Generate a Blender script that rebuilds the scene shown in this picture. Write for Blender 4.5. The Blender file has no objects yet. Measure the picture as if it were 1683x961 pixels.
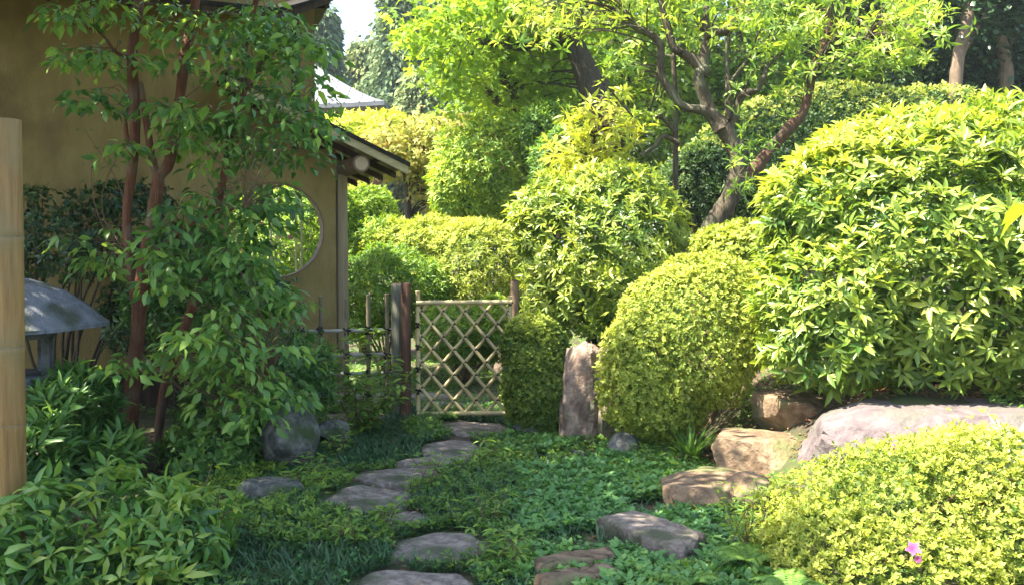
import bpy, bmesh, math
import numpy as np
from mathutils import Vector, Matrix

# ------------------------------------------------------------------ camera, sky, sun, exposure
S = bpy.context.scene
COL = S.collection
F, CU, CV, PITCH, CAMZ = 1616.0, 841.5, 480.5, math.atan(60 / 1616.0), 1.5
cam_d = bpy.data.cameras.new('camera')
cam_d.lens = 36 * F / 1683.0
cam_d.sensor_width = 36
cam_d.clip_start = 0.05
cam_d.clip_end = 1000
cam = bpy.data.objects.new('camera', cam_d)
COL.objects.link(cam)
cam.location = (0, 0, CAMZ)
cam.rotation_euler = (math.pi / 2 - PITCH, 0, 0)
S.camera = cam

SUN = Vector((-0.48, -0.12, 0.87)).normalized()
world = bpy.data.worlds.new('World')
S.world = world
world.use_nodes = True
wn = world.node_tree
sky = wn.nodes.new('ShaderNodeTexSky')
sky.sky_type = 'NISHITA'
sky.sun_disc = False
sky.sun_elevation = math.asin(SUN.z)
sky.sun_rotation = math.atan2(SUN.x, SUN.y)
sky.air_density = 1.0
sky.dust_density = 2.0
bg = wn.nodes['Background']
bg.inputs['Strength'].default_value = 0.115
wn.links.new(sky.outputs[0], bg.inputs['Color'])

sd = bpy.data.lights.new('sun', 'SUN')
sd.energy = 5.0
sd.angle = math.radians(0.53)
sd.color = (1.0, 0.93, 0.78)
sun = bpy.data.objects.new('sun', sd)
COL.objects.link(sun)
sun.rotation_euler = SUN.to_track_quat('Z', 'Y').to_euler()

S.view_settings.view_transform = 'Standard'
S.view_settings.look = 'None'
S.view_settings.gamma = 1
S.view_settings.exposure = 2.4
S.render.engine = 'CYCLES'
S.cycles.max_bounces = 8
S.cycles.transmission_bounces = 5
S.cycles.diffuse_bounces = 4

# ------------------------------------------------------------------ helpers
CP, SP = math.cos(PITCH), math.sin(PITCH)


def P(u, v, D):
    """point of the garden seen at photo pixel (u, v), D metres along the view"""
    x = (u - CU) / F * D
    y = (CV - v) / F * D
    return np.array([x, D * CP + y * SP, CAMZ - D * SP + y * CP])


def G(u, v, z=0.0):
    """point at height z seen at photo pixel (u, v)"""
    d = P(u, v, 1.0) - np.array([0, 0, CAMZ])
    return np.array([0, 0, CAMZ]) + d * ((z - CAMZ) / d[2])


def project(p):
    q = p - np.array([0, 0, CAMZ])
    d = q[:, 1] * CP - q[:, 2] * SP
    y = q[:, 1] * SP + q[:, 2] * CP
    d = np.maximum(d, 0.05)
    return CU + F * q[:, 0] / d, CV - F * y / d, d


def sstep(x, a, b):
    t = np.clip((np.asarray(x, float) - a) / (b - a), 0, 1)
    return t * t * (3 - 2 * t)


def hgt(x, y):
    """height of the ground"""
    x = np.asarray(x, float)
    y = np.asarray(y, float)
    b1 = 0.62 * sstep(y, 7.9, 8.9) * sstep(x, 0.45, 0.95)
    b2 = 0.60 * sstep(x, 1.35, 2.5) * sstep(y, 4.2, 6.2)
    b3 = 1.2 * sstep(x, 2.0, 7.0) * sstep(y, 9, 18)
    b4 = 0.9 * sstep(y, 14, 40)
    und = 0.02 * np.sin(2.1 * x + 0.4) * np.cos(1.7 * y) + 0.012 * np.sin(5.1 * x + 1.3 * y)
    return np.maximum(b1, b2) + b3 + b4 + und * sstep(np.hypot(x, y), 1, 3)


def tag(o, label=None, cat=None, group=None, kind=None):
    if label: o['label'] = label
    if cat: o['category'] = cat
    if group: o['group'] = group
    if kind: o['kind'] = kind
    return o


def thing(name, loc, label, cat, group=None):
    o = bpy.data.objects.new(name, None)
    o.empty_display_size = 0.1
    COL.objects.link(o)
    o.location = tuple(float(a) for a in loc)
    return tag(o, label, cat, group)


def norm(a):
    return a / np.maximum(np.linalg.norm(a, axis=-1, keepdims=True), 1e-9)


def mesh_np(name, V, T, tint=None, smooth=False):
    V = np.ascontiguousarray(V, np.float32)
    T = np.ascontiguousarray(T, np.int32)
    me = bpy.data.meshes.new(name)
    me.vertices.add(len(V))
    me.vertices.foreach_set('co', V.ravel())
    me.loops.add(T.size)
    me.loops.foreach_set('vertex_index', T.ravel())
    me.polygons.add(len(T))
    me.polygons.foreach_set('loop_start', np.arange(0, T.size, T.shape[1], dtype=np.int32))
    if smooth:
        me.polygons.foreach_set('use_smooth', np.ones(len(T), bool))
    me.update(calc_edges=True)
    if tint is not None:
        a = me.attributes.new('tint', 'FLOAT', 'POINT')
        a.data.foreach_set('value', np.ascontiguousarray(tint, np.float32))
    return me


def link(name, me, mat, parent=None, at=None):
    if mat is not None and not me.materials:
        me.materials.append(mat)
    o = bpy.data.objects.new(name, me)
    COL.objects.link(o)
    if parent is not None:
        o.parent = parent
    if at is not None:
        o.location = tuple(float(a) for a in at)
    return o


class MB:
    """collects shapes as quads / tris, builds one mesh; world coordinates"""

    def __init__(self):
        self.v, self.f, self.n = [], [], 0

    def add(self, V, Fc):
        V = np.asarray(V, float)
        self.v.append(V)
        self.f += [tuple(int(i) + self.n for i in f) for f in Fc]
        self.n += len(V)
        return self

    def box(self, c, ax, ay, az):
        """centre and three half-axis vectors"""
        c, ax, ay, az = (np.asarray(q, float) for q in (c, ax, ay, az))
        V = [c + i * ax + j * ay + k * az for k in (-1, 1) for j in (-1, 1) for i in (-1, 1)]
        return self.add(V, [(0, 2, 3, 1), (4, 5, 7, 6), (0, 1, 5, 4), (2, 6, 7, 3), (0, 4, 6, 2), (1, 3, 7, 5)])

    def tube(self, pts, rad, sides=8, sub=0, seed=0, rough=0.0, caps=True):
        pts = np.asarray(pts, float)
        rad = np.broadcast_to(np.asarray(rad, float), (len(pts),)).copy()
        if sub and len(pts) > 2:
            q, rr = [], []
            ext = np.vstack([2 * pts[0] - pts[1], pts, 2 * pts[-1] - pts[-2]])
            for i in range(len(pts) - 1):
                p0, p1, p2, p3 = ext[i:i + 4]
                for t in np.arange(sub) / sub:
                    q.append(0.5 * (2 * p1 + (p2 - p0) * t + (2 * p0 - 5 * p1 + 4 * p2 - p3) * t * t + (3 * p1 - p0 - 3 * p2 + p3) * t ** 3))
                    rr.append(rad[i] + (rad[i + 1] - rad[i]) * t)
            q.append(pts[-1]); rr.append(rad[-1])
            pts, rad = np.array(q), np.array(rr)
        n = len(pts)
        tan = norm(np.gradient(pts, axis=0))
        ref = np.array([1.0, 0, 0]) if abs(tan[0][0]) < 0.8 else np.array([0, 1.0, 0])
        V = []
        rng = np.random.default_rng(seed)
        ph = rng.uniform(0, 6.28, 4)
        for i in range(n):
            b = norm(np.cross(tan[i], ref)); a = np.cross(b, tan[i]); ref = a
            th = np.arange(sides) / sides * 2 * np.pi
            r = rad[i] * (1 + rough * (np.sin(2 * th + ph[0] + i * .5) + .6 * np.sin(3 * th + ph[1] - i * .9) + .5 * np.sin(i * 1.7 + ph[2])))
            V.append(pts[i] + np.outer(np.cos(th) * r, a) + np.outer(np.sin(th) * r, b))
        V = np.vstack(V)
        Fc = []
        for i in range(n - 1):
            for j in range(sides):
                k = (j + 1) % sides
                Fc.append((i * sides + j, i * sides + k, (i + 1) * sides + k, (i + 1) * sides + j))
        if caps:
            Fc.append(tuple(range(sides - 1, -1, -1)))
            Fc.append(tuple((n - 1) * sides + j for j in range(sides)))
        return self.add(V, Fc)


def abs_loc(o):
    L = np.zeros(3)
    while o is not None:
        L = L + np.array(o.location)
        o = o.parent
    return L


def _build(self, name, mat, parent=None, smooth=False):
    V = np.vstack(self.v)
    L = abs_loc(parent) if parent is not None else np.zeros(3)
    me = bpy.data.meshes.new(name)
    me.from_pydata((V - L).tolist(), [], self.f)
    if smooth:
        me.polygons.foreach_set('use_smooth', np.ones(len(me.polygons), bool))
        me.set_sharp_from_angle(angle=math.radians(50))
    me.update()
    return link(name, me, mat, parent)


MB.build = _build


def snoise(p, freq, seed, k=7):
    rng = np.random.default_rng(seed)
    d = norm(rng.normal(size=(k, 3)))
    ph = rng.uniform(0, 6.28, k)
    fr = freq * rng.uniform(0.6, 1.6, k)
    return np.sin(p @ (d * fr[:, None]).T + ph).sum(1) / math.sqrt(k) * 0.8


# ------------------------------------------------------------------ materials
def nodes(name):
    m = bpy.data.materials.new(name)
    m.use_nodes = True
    nt = m.node_tree
    return m, nt, nt.nodes['Principled BSDF'], nt.nodes['Material Output']


def surf(name, c1, c2, scale=8, rough=0.8, bump=0.3, c3=None, scale3=2.0, stretch=(1, 1, 1), spec=0.3, bscale=None, t3=(0.5, 0.62), ramp=(.32, .68)):
    m, nt, b, out = nodes(name)
    N, L = nt.nodes, nt.links
    tc = N.new('ShaderNodeTexCoord')
    mp = N.new('ShaderNodeMapping')
    mp.inputs['Scale'].default_value = stretch
    L.new(tc.outputs['Object'], mp.inputs['Vector'])
    nz = N.new('ShaderNodeTexNoise')
    nz.inputs['Scale'].default_value = scale
    nz.inputs['Detail'].default_value = 8
    nz.inputs['Roughness'].default_value = 0.65
    L.new(mp.outputs[0], nz.inputs['Vector'])
    cr = N.new('ShaderNodeValToRGB')
    cr.color_ramp.elements[0].position = ramp[0]
    cr.color_ramp.elements[1].position = ramp[1]
    cr.color_ramp.elements[0].color = (*c1, 1)
    cr.color_ramp.elements[1].color = (*c2, 1)
    L.new(nz.outputs['Fac'], cr.inputs['Fac'])
    col = cr.outputs['Color']
    if c3 is not None:
        n3 = N.new('ShaderNodeTexNoise')
        n3.inputs['Scale'].default_value = scale3
        n3.inputs['Detail'].default_value = 6
        L.new(tc.outputs['Object'], n3.inputs['Vector'])
        mr = N.new('ShaderNodeMapRange')
        mr.inputs['From Min'].default_value = t3[0]
        mr.inputs['From Max'].default_value = t3[1]
        L.new(n3.outputs['Fac'], mr.inputs['Value'])
        mx = N.new('ShaderNodeMix'); mx.data_type = 'RGBA'
        L.new(mr.outputs[0], mx.inputs['Factor'])
        L.new(col, mx.inputs['A'])
        mx.inputs['B'].default_value = (*c3, 1)
        col = mx.outputs['Result']
    L.new(col, b.inputs['Base Color'])
    b.inputs['Roughness'].default_value = rough
    b.inputs['Specular IOR Level'].default_value = spec
    if bump:
        n2 = N.new('ShaderNodeTexNoise')
        n2.inputs['Scale'].default_value = bscale or scale * 3
        n2.inputs['Detail'].default_value = 6
        L.new(mp.outputs[0], n2.inputs['Vector'])
        bp = N.new('ShaderNodeBump')
        bp.inputs['Strength'].default_value = bump
        bp.inputs['Distance'].default_value = 0.02
        L.new(n2.outputs['Fac'], bp.inputs['Height'])
        L.new(bp.outputs[0], b.inputs['Normal'])
    return m


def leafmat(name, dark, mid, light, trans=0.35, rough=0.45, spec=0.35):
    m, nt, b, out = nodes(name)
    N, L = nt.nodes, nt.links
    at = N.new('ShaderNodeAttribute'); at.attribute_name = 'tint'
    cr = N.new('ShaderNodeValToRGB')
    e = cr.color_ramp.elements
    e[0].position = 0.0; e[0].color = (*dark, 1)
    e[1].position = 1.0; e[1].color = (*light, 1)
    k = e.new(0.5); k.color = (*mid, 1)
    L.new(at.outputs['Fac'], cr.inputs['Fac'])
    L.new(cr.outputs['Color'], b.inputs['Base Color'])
    b.inputs['Roughness'].default_value = rough
    b.inputs['Specular IOR Level'].default_value = spec
    tr = N.new('ShaderNodeBsdfTranslucent')
    hs = N.new('ShaderNodeHueSaturation')
    hs.inputs['Hue'].default_value = 0.485
    hs.inputs['Saturation'].default_value = 1.1
    hs.inputs['Value'].default_value = 1.35
    L.new(cr.outputs['Color'], hs.inputs['Color'])
    L.new(hs.outputs[0], tr.inputs['Color'])
    mx = N.new('ShaderNodeMixShader')
    mx.inputs['Fac'].default_value = trans
    L.new(b.outputs[0], mx.inputs[1])
    L.new(tr.outputs[0], mx.inputs[2])
    L.new(mx.outputs[0], out.inputs['Surface'])
    return m


M = {}
M['soil'] = surf('soil', (0.035, 0.028, 0.018), (0.085, 0.065, 0.04), 6, 0.95, 0.6, (0.05, 0.075, 0.018), 1.3, t3=(0.42, 0.58))
M['plaster'] = surf('ochre plaster', (0.215, 0.152, 0.054), (0.30, 0.218, 0.084), 6, 0.9, 0.5, (0.17, 0.118, 0.047), 1.3, bscale=70, stretch=(1, 1, .35))
M['dark_wood'] = surf('dark weathered wood', (0.030, 0.020, 0.013), (0.075, 0.048, 0.03), 4, 0.8, 0.4, stretch=(6, 6, 0.6))
M['brown_wood'] = surf('reddish brown post wood', (0.055, 0.026, 0.015), (0.12, 0.058, 0.032), 4, 0.75, 0.4, stretch=(8, 8, 0.6))
M['grey_wood'] = surf('silvery green post wood', (0.085, 0.085, 0.06), (0.17, 0.165, 0.12), 4, 0.8, 0.4, stretch=(8, 8, 0.5))
M['column_wood'] = surf('pale column wood', (0.20, 0.15, 0.085), (0.32, 0.25, 0.15), 4, 0.7, 0.25, stretch=(8, 8, 0.5))
M['board_wood'] = surf('weathered yellow board', (0.27, 0.22, 0.11), (0.42, 0.35, 0.19), 5, 0.75, 0.25, stretch=(2, 2, 8))
M['log_bark'] = surf('round log', (0.11, 0.07, 0.04), (0.2, 0.135, 0.08), 5, 0.8, 0.4)
M['cut_wood'] = surf('cut log end', (0.36, 0.25, 0.16), (0.5, 0.37, 0.25), 9, 0.8, 0.2)
M['roof_dark'] = surf('dark roof shingle', (0.016, 0.014, 0.012), (0.04, 0.035, 0.03), 5, 0.95, 0.25, spec=0.1)
M['roof_pale'] = surf('pale copper tile roof', (0.13, 0.132, 0.138), (0.19, 0.193, 0.2), 1.5, 0.5, 0.2)
M['red_wall'] = surf('red lacquered timber', (0.16, 0.05, 0.04), (0.26, 0.085, 0.06), 3, 0.7, 0.1)
M['bamboo'] = surf('straw bamboo', (0.42, 0.31, 0.14), (0.60, 0.48, 0.24), 5, 0.5, 0.1, (0.36, 0.28, 0.15), 3.0)
M['bamboo_old'] = surf('aged bamboo', (0.12, 0.10, 0.065), (0.26, 0.21, 0.13), 5, 0.6, 0.2, stretch=(4, 4, 1))
M['bamboo_grey'] = surf('grey bamboo rail', (0.27, 0.25, 0.21), (0.4, 0.37, 0.31), 5, 0.6, 0.15)
M['bamboo_post'] = surf('brown bamboo', (0.19, 0.10, 0.032), (0.34, 0.20, 0.07), 5, 0.5, 0.35, (0.22, 0.16, 0.07), 2.2, stretch=(9, 9, 0.5))
M['cord'] = surf('black palm cord', (0.006, 0.006, 0.006), (0.02, 0.018, 0.016), 40, 0.9, 0.5)
M['lantern'] = surf('lantern granite', (0.10, 0.105, 0.12), (0.23, 0.24, 0.27), 16, 0.9, 0.5, (0.06, 0.07, 0.05), 4, bscale=60)
M['stone'] = surf('stepping stone', (0.13, 0.105, 0.086), (0.28, 0.23, 0.19), 13, 0.9, 1.0, (0.075, 0.08, 0.045), 3.5, bscale=40, ramp=(.42, .58))
M['rock_pink'] = surf('pinkish rock', (0.13, 0.09, 0.068), (0.27, 0.20, 0.155), 9, 0.92, 1.0, (0.10, 0.10, 0.06), 3.5, bscale=26, ramp=(.42, .58))
M['rock_grey'] = surf('grey rock', (0.06, 0.062, 0.055), (0.18, 0.175, 0.155), 9, 0.92, 1.0, (0.05, 0.07, 0.025), 4, bscale=30, ramp=(.42, .58))
M['rock_tan'] = surf('tan rock', (0.11, 0.072, 0.044), (0.23, 0.16, 0.10), 8, 0.92, 1.0, (0.12, 0.12, 0.05), 3, bscale=24, ramp=(.42, .58))
M['bark_red'] = surf('reddish bark', (0.075, 0.028, 0.014), (0.20, 0.074, 0.036), 9, 0.75, 0.8, (0.16, 0.10, 0.065), 5, stretch=(5, 5, 0.8))
M['bark_grey'] = surf('grey bark', (0.035, 0.027, 0.018), (0.115, 0.09, 0.06), 6, 0.85, 0.8, (0.10, 0.10, 0.06), 3, stretch=(4, 4, 1))
M['bark_rust'] = surf('rusty brown bark', (0.05, 0.027, 0.017), (0.16, 0.085, 0.05), 6, 0.85, 0.9, (0.08, 0.06, 0.04), 4, stretch=(4, 4, 1))
M['bark_dark'] = surf('dark bark', (0.035, 0.027, 0.02), (0.085, 0.067, 0.05), 6, 0.85, 0.8, stretch=(4, 4, 1))
M['bark_tan'] = surf('tan bark', (0.10, 0.07, 0.045), (0.21, 0.15, 0.095), 5, 0.85, 0.6, stretch=(4, 4, 1))
M['twig'] = surf('twig bark', (0.09, 0.055, 0.03), (0.18, 0.12, 0.07), 8, 0.85, 0.3)
M['moss'] = surf('moss', (0.045, 0.075, 0.015), (0.11, 0.15, 0.03), 20, 0.95, 0.8)

L_ = leafmat
M['l_rhodo'] = L_('rhododendron leaf', (0.06, 0.14, 0.025), (0.22, 0.31, 0.045), (0.42, 0.46, 0.075), 0.36, 0.38, 0.45)
M['l_azalea'] = L_('azalea leaf', (0.045, 0.105, 0.018), (0.24, 0.31, 0.045), (0.42, 0.45, 0.085), 0.36, 0.5, 0.25)
M['l_hedge'] = L_('hedge leaf', (0.014, 0.042, 0.012), (0.09, 0.16, 0.03), (0.4, 0.44, 0.09), 0.3, 0.5, 0.25)  # dark and light ends stand for shaded front and sunlit top
M['l_green'] = L_('mid green leaf', (0.06, 0.14, 0.025), (0.17, 0.29, 0.04), (0.36, 0.45, 0.055), 0.38, 0.45, 0.3)
M['l_shade'] = L_('broad green leaf', (0.05, 0.13, 0.03), (0.14, 0.28, 0.055), (0.32, 0.47, 0.085), 0.4, 0.4, 0.45)
M['l_dark'] = L_('dark evergreen leaf', (0.016, 0.045, 0.018), (0.035, 0.085, 0.028), (0.09, 0.15, 0.04), 0.25, 0.35, 0.5)
M['l_maple'] = L_('maple leaf', (0.1, 0.2, 0.03), (0.2, 0.32, 0.045), (0.34, 0.43, 0.07), 0.5, 0.5, 0.2)
M['l_orange'] = L_('tinged maple leaf', (0.2, 0.28, 0.05), (0.32, 0.36, 0.08), (0.44, 0.32, 0.12), 0.4, 0.5, 0.2)
M['l_yellow'] = L_('yellow green leaf', (0.22, 0.32, 0.04), (0.4, 0.46, 0.06), (0.55, 0.55, 0.13), 0.45, 0.42, 0.35)
M['l_far'] = L_('far conifer leaf', (0.05, 0.1, 0.06), (0.14, 0.2, 0.09), (0.3, 0.34, 0.13), 0.2, 0.7, 0.1)
M['l_cover'] = L_('ground cover leaf', (0.045, 0.13, 0.035), (0.1, 0.25, 0.06), (0.2, 0.37, 0.08), 0.35, 0.42, 0.45)
M['l_grass'] = L_('lilyturf blade', (0.016, 0.05, 0.018), (0.035, 0.1, 0.03), (0.1, 0.19, 0.05), 0.2, 0.4, 0.4)
M['l_fern'] = L_('fern frond', (0.08, 0.18, 0.035), (0.16, 0.3, 0.055), (0.28, 0.42, 0.08), 0.4, 0.5, 0.3)
M['l_olive'] = L_('olive green drooping leaf', (0.045, 0.125, 0.025), (0.12, 0.26, 0.04), (0.34, 0.42, 0.08), 0.36, 0.36, 0.5)
M['l_dry'] = L_('dry leaf', (0.10, 0.05, 0.025), (0.24, 0.12, 0.055), (0.42, 0.26, 0.13), 0.15, 0.8, 0.15)
M['l_variegated'] = L_('striped bamboo grass', (0.25, 0.38, 0.12), (0.5, 0.58, 0.32), (0.72, 0.74, 0.56), 0.3, 0.5, 0.3)
M['l_lime'] = L_('lime narrow leaf', (0.12, 0.23, 0.04), (0.27, 0.39, 0.06), (0.46, 0.51, 0.10), 0.42, 0.42, 0.35)
M['rock_purple'] = surf('purplish rock', (0.075, 0.058, 0.06), (0.165, 0.13, 0.13), 9, 0.92, 1.0, (0.11, 0.10, 0.085), 3.5, bscale=22)
M['petal'] = L_('pink petal', (0.3, 0.05, 0.17), (0.38, 0.09, 0.24), (0.45, 0.16, 0.32), 0.3, 0.6, 0.2)

# ------------------------------------------------------------------ leaf templates (length 1 along x, normal z)
def T_rhomb(w):
    V = np.array([(0, 0, 0), (.48, .5 * w, .05), (1, 0, -.06), (.48, -.5 * w, .05)])
    return V, np.array([(0, 2, 1), (0, 3, 2)])


def T_lance(w, droop=.14, fold=.07):
    V = np.array([(0, 0, 0), (.38, 0, 0), (.72, 0, -.35 * droop), (1, 0, -droop),
                  (.36, .5 * w, fold), (.70, .36 * w, fold * .7 - .35 * droop),
                  (.36, -.5 * w, fold), (.70, -.36 * w, fold * .7 - .35 * droop)])
    T = np.array([(0, 1, 4), (1, 5, 4), (1, 2, 5), (2, 3, 5), (0, 6, 1), (1, 6, 7), (1, 7, 2), (2, 7, 3)])
    return V, T


def T_maple():
    a = np.radians([-100, -75, -55, -32, 0, 32, 55, 75, 100])
    r = [.42, .28, .62, .30, .85, .30, .62, .28, .42]
    V = [(0, 0, 0)] + [(.15 + q * math.cos(t), q * math.sin(t), -.10 * q) for q, t in zip(r, a)]
    T = [(0, i, i + 1) for i in range(1, 9)]
    return np.array(V), np.array(T)


def T_blade():
    V = np.array([(0, .03, 0), (0, -.03, 0), (.5, .028, -.06), (.5, -.028, -.06), (1, 0, -.35)])
    return V, np.array([(0, 1, 2), (1, 3, 2), (2, 3, 4)])


def basis(d, n):
    d = norm(d)
    y = norm(np.cross(n, d) + 1e-6)
    z = np.cross(d, y)
    return np.stack([d, y, z], axis=2)      # columns


class Leaves:
    def __init__(self):
        self.p, self.d, self.n, self.s, self.t = [], [], [], [], []

    def add(self, p, d, n, s, t):
        self.p.append(p); self.d.append(d); self.n.append(n)
        self.s.append(np.broadcast_to(s, (len(p),)).astype(float)); self.t.append(np.broadcast_to(t, (len(p),)).astype(float))

    def build(self, parent, tmpl, mat, singles=0, name='foliage', leaf='leaf', seed=1, cell=7):
        V0, T0 = tmpl
        p, d, n, s, t = (np.concatenate(q) for q in (self.p, self.d, self.n, self.s, self.t))
        ok = p[:, 2] > hgt(p[:, 0], p[:, 1]) - 0.01
        p, d, n, s, t = p[ok], d[ok], n[ok], s[ok], np.clip(t[ok], 0, 1)
        B = basis(d, n)
        root = abs_loc(parent)
        rng = np.random.default_rng(seed)
        if singles:
            ctr = p + B[:, :, 0] * s[:, None] * .5
            u, v, dep = project(ctr)
            inside = (u > -10) & (u < 1690) & (v > -10) & (v < 970)
            key = (np.floor(u / cell).astype(int) + 2000) * 10000 + np.floor(v / cell).astype(int) + 2000
            order = np.lexsort((dep, key))
            first = np.ones(len(order), bool)
            first[1:] = key[order][1:] != key[order][:-1]
            vis = np.zeros(len(p), bool)
            vis[order[first]] = True
            vis &= inside
            cc = np.array([0, 0, CAMZ]) - ctr
            face = np.abs((norm(cc) * B[:, :, 2]).sum(1)) * s / dep * (0.75 + .5 * rng.random(len(p)))
            cand = np.where(vis)[0]
            cand = cand[np.argsort(-face[cand])][:singles]
            tb = np.round(t[cand] * 5) / 5
            meshes = {}
            for i, q in zip(cand, tb):
                q = float(q)
                if q not in meshes:
                    me = mesh_np(leaf, V0, T0, np.full(len(V0), q), smooth=len(T0) > 4)
                    me.materials.append(mat)
                    meshes[q] = me
                o = bpy.data.objects.new(leaf, meshes[q])
                mtx = Matrix((B[i] * s[i]).tolist()).to_4x4()
                mtx.translation = Vector(p[i] - root)
                o.parent = parent
                o.matrix_basis = mtx
                COL.objects.link(o)
            keep = np.ones(len(p), bool)
            keep[cand] = False
            p, B, s, t = p[keep], B[keep], s[keep], t[keep]
        if len(p) == 0:
            return None
        k = len(V0)
        jit = rng.uniform(.85, 1.15, (len(p), 1, 3)) * np.array([1, 1, 1.0])
        W = np.einsum('nij,nkj->nki', B, V0[None] * jit) * s[:, None, None] + (p - root)[:, None, :]
        T = (T0[None] + (np.arange(len(p)) * k)[:, None, None]).reshape(-1, 3)
        o = link(name, mesh_np(name, W.reshape(-1, 3), T, np.repeat(t, k), smooth=len(T0) > 4), mat, parent)
        o['kind'] = 'stuff'
        return o


def shell(blobs, n, rng, depth=.2, lump=.07, freq=4.0, seed=3, zmin=None, back=.45):
    """points and outward normals on the joint surface of ellipsoids [(centre, radii)]"""
    C = np.array([b[0] for b in blobs], float)
    R = np.array([b[1] for b in blobs], float)
    ar = (R[:, 0] * R[:, 1] + R[:, 1] * R[:, 2] + R[:, 0] * R[:, 2])
    idx = rng.choice(len(blobs), n, p=ar / ar.sum())
    d = norm(rng.normal(size=(n, 3)))
    c, r = C[idx], R[idx]
    low = np.clip(-d[:, 2], 0, .93)
    full = (1 - low ** 2) ** -.25
    d = np.stack([d[:, 0] * full, d[:, 1] * full, d[:, 2]], 1)
    rad = 1 + lump * snoise(c + d * r, freq, seed) + .5 * lump * snoise(c + d * r, freq * 2.7, seed + 1)
    pit = snoise(c + d * r, freq * 3.5, seed + 2)
    rad = rad - 1.6 * lump * np.clip(-pit - .45, 0, 1) + rng.exponential(lump * .28, n) * (rng.random(n) < .3)
    dd = rng.random(n) ** 2 * depth
    p = c + d * r * (rad - dd)[:, None]
    nn = norm(d / r)
    ok = np.ones(n, bool)
    for j in range(len(blobs)):
        q = (np.linalg.norm((p - C[j]) / R[j], axis=1) < .86) & (idx != j)
        ok &= ~q
    away = (nn[:, 1] > .35) & (rng.random(n) > back)
    ok &= ~away
    if zmin is not None:
        ok &= p[:, 2] > zmin
    return p[ok], nn[ok], (1 - dd / max(depth, 1e-6))[ok]


def rosettes(L, p, n, k, size, rng, spread=(50, 85), up=.6, jitter=.35, tint=None, out=None):
    N = len(p)
    sd_ = norm(n + np.array([0, 0, up]) + rng.normal(size=(N, 3)) * jitter)
    h = np.where(np.abs(sd_[:, 2:3]) < .9, np.array([[0, 0, 1.0]]), np.array([[1.0, 0, 0]]))
    a = norm(np.cross(sd_, h)); b = np.cross(sd_, a)
    th = (np.arange(k)[None] * 2 * np.pi / k + rng.uniform(0, 6.28, (N, 1)) + rng.normal(size=(N, k)) * .25)
    al = np.radians(rng.uniform(*spread, (N, k)) - 14 * np.clip(n[:, 2:3], -1, 1))
    rd = np.cos(th)[..., None] * a[:, None] + np.sin(th)[..., None] * b[:, None]
    d = np.cos(al)[..., None] * sd_[:, None] + np.sin(al)[..., None] * rd
    nm = np.sin(al)[..., None] * sd_[:, None] - np.cos(al)[..., None] * rd + rng.normal(size=(N, k, 3)) * .25
    s = size * rng.uniform(.5, 1.2, (N, k)) * rng.uniform(.75, 1.15, (N, 1))
    pp = p[:, None] + rd * size * .06 - sd_[:, None] * (rng.random((N, k, 1)) * size * .5)
    t = np.repeat(tint[:, None], k, 1) + rng.normal(size=(N, k)) * .12 + rng.normal(size=(N, 1)) * .12
    L.add(pp.reshape(-1, 3), d.reshape(-1, 3), nm.reshape(-1, 3), s.ravel(), t.ravel())


def clumps(L, c, r, k, size, rng, droop=.35, flat=.25, tint=.5, tj=.15, tilt=.45):
    N = len(c)
    r = np.broadcast_to(r, (N,))
    th = rng.uniform(0, 6.28, (N, k)); q = np.sqrt(rng.random((N, k)))
    rad = q * r[:, None]
    off = np.stack([np.cos(th) * rad, np.sin(th) * rad, rng.normal(size=(N, k)) * flat * r[:, None] - droop * q * q * r[:, None]], -1)
    d = np.stack([np.cos(th), np.sin(th), -droop * q * 1.6 - .1], -1) + rng.normal(size=(N, k, 3)) * .4
    nm = np.array([0, 0, 1.0]) + rng.normal(size=(N, k, 3)) * tilt
    s = size * rng.uniform(.6, 1.2, (N, k))
    t = np.broadcast_to(np.asarray(tint, float), (N,))[:, None] + rng.normal(size=(N, k)) * tj
    L.add((c[:, None] + off).reshape(-1, 3), d.reshape(-1, 3), nm.reshape(-1, 3), s.ravel(), t.ravel())


def in_blobs(blobs, n, rng, core=.0):
    C = np.array([b[0] for b in blobs], float); R = np.array([b[1] for b in blobs], float)
    vol = R.prod(1)
    i = rng.choice(len(blobs), n, p=vol / vol.sum())
    d = norm(rng.normal(size=(n, 3)))
    q = (core ** 3 + (1 - core ** 3) * rng.random(n)) ** (1 / 3)
    return C[i] + d * R[i] * q[:, None]


def B(u, v, D, ru, rv, rd):
    """ellipsoid as centre pixel, distance, half sizes in pixels and half depth in metres"""
    return (P(u, v, D), (ru / F * D, rd, rv / F * D))


def stems(parent, base, tips, r0, mat, seed, name='stem', sides=5):
    """main stems of a shrub, joined: too thin to tell apart"""
    rng = np.random.default_rng(seed)
    mb = MB()
    base = np.asarray(base, float)
    for t in tips:
        m1 = base + (t - base) * .4 + rng.normal(size=3) * .05 * np.linalg.norm(t - base)
        b0 = base + np.append(rng.normal(size=2) * r0 * 2.5, -.03)
        mb.tube([b0, m1, t], [r0, r0 * .7, r0 * .25], sides, sub=3, seed=int(rng.integers(1e6)))
    o = mb.build(name, mat, parent, True)
    return o


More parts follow.
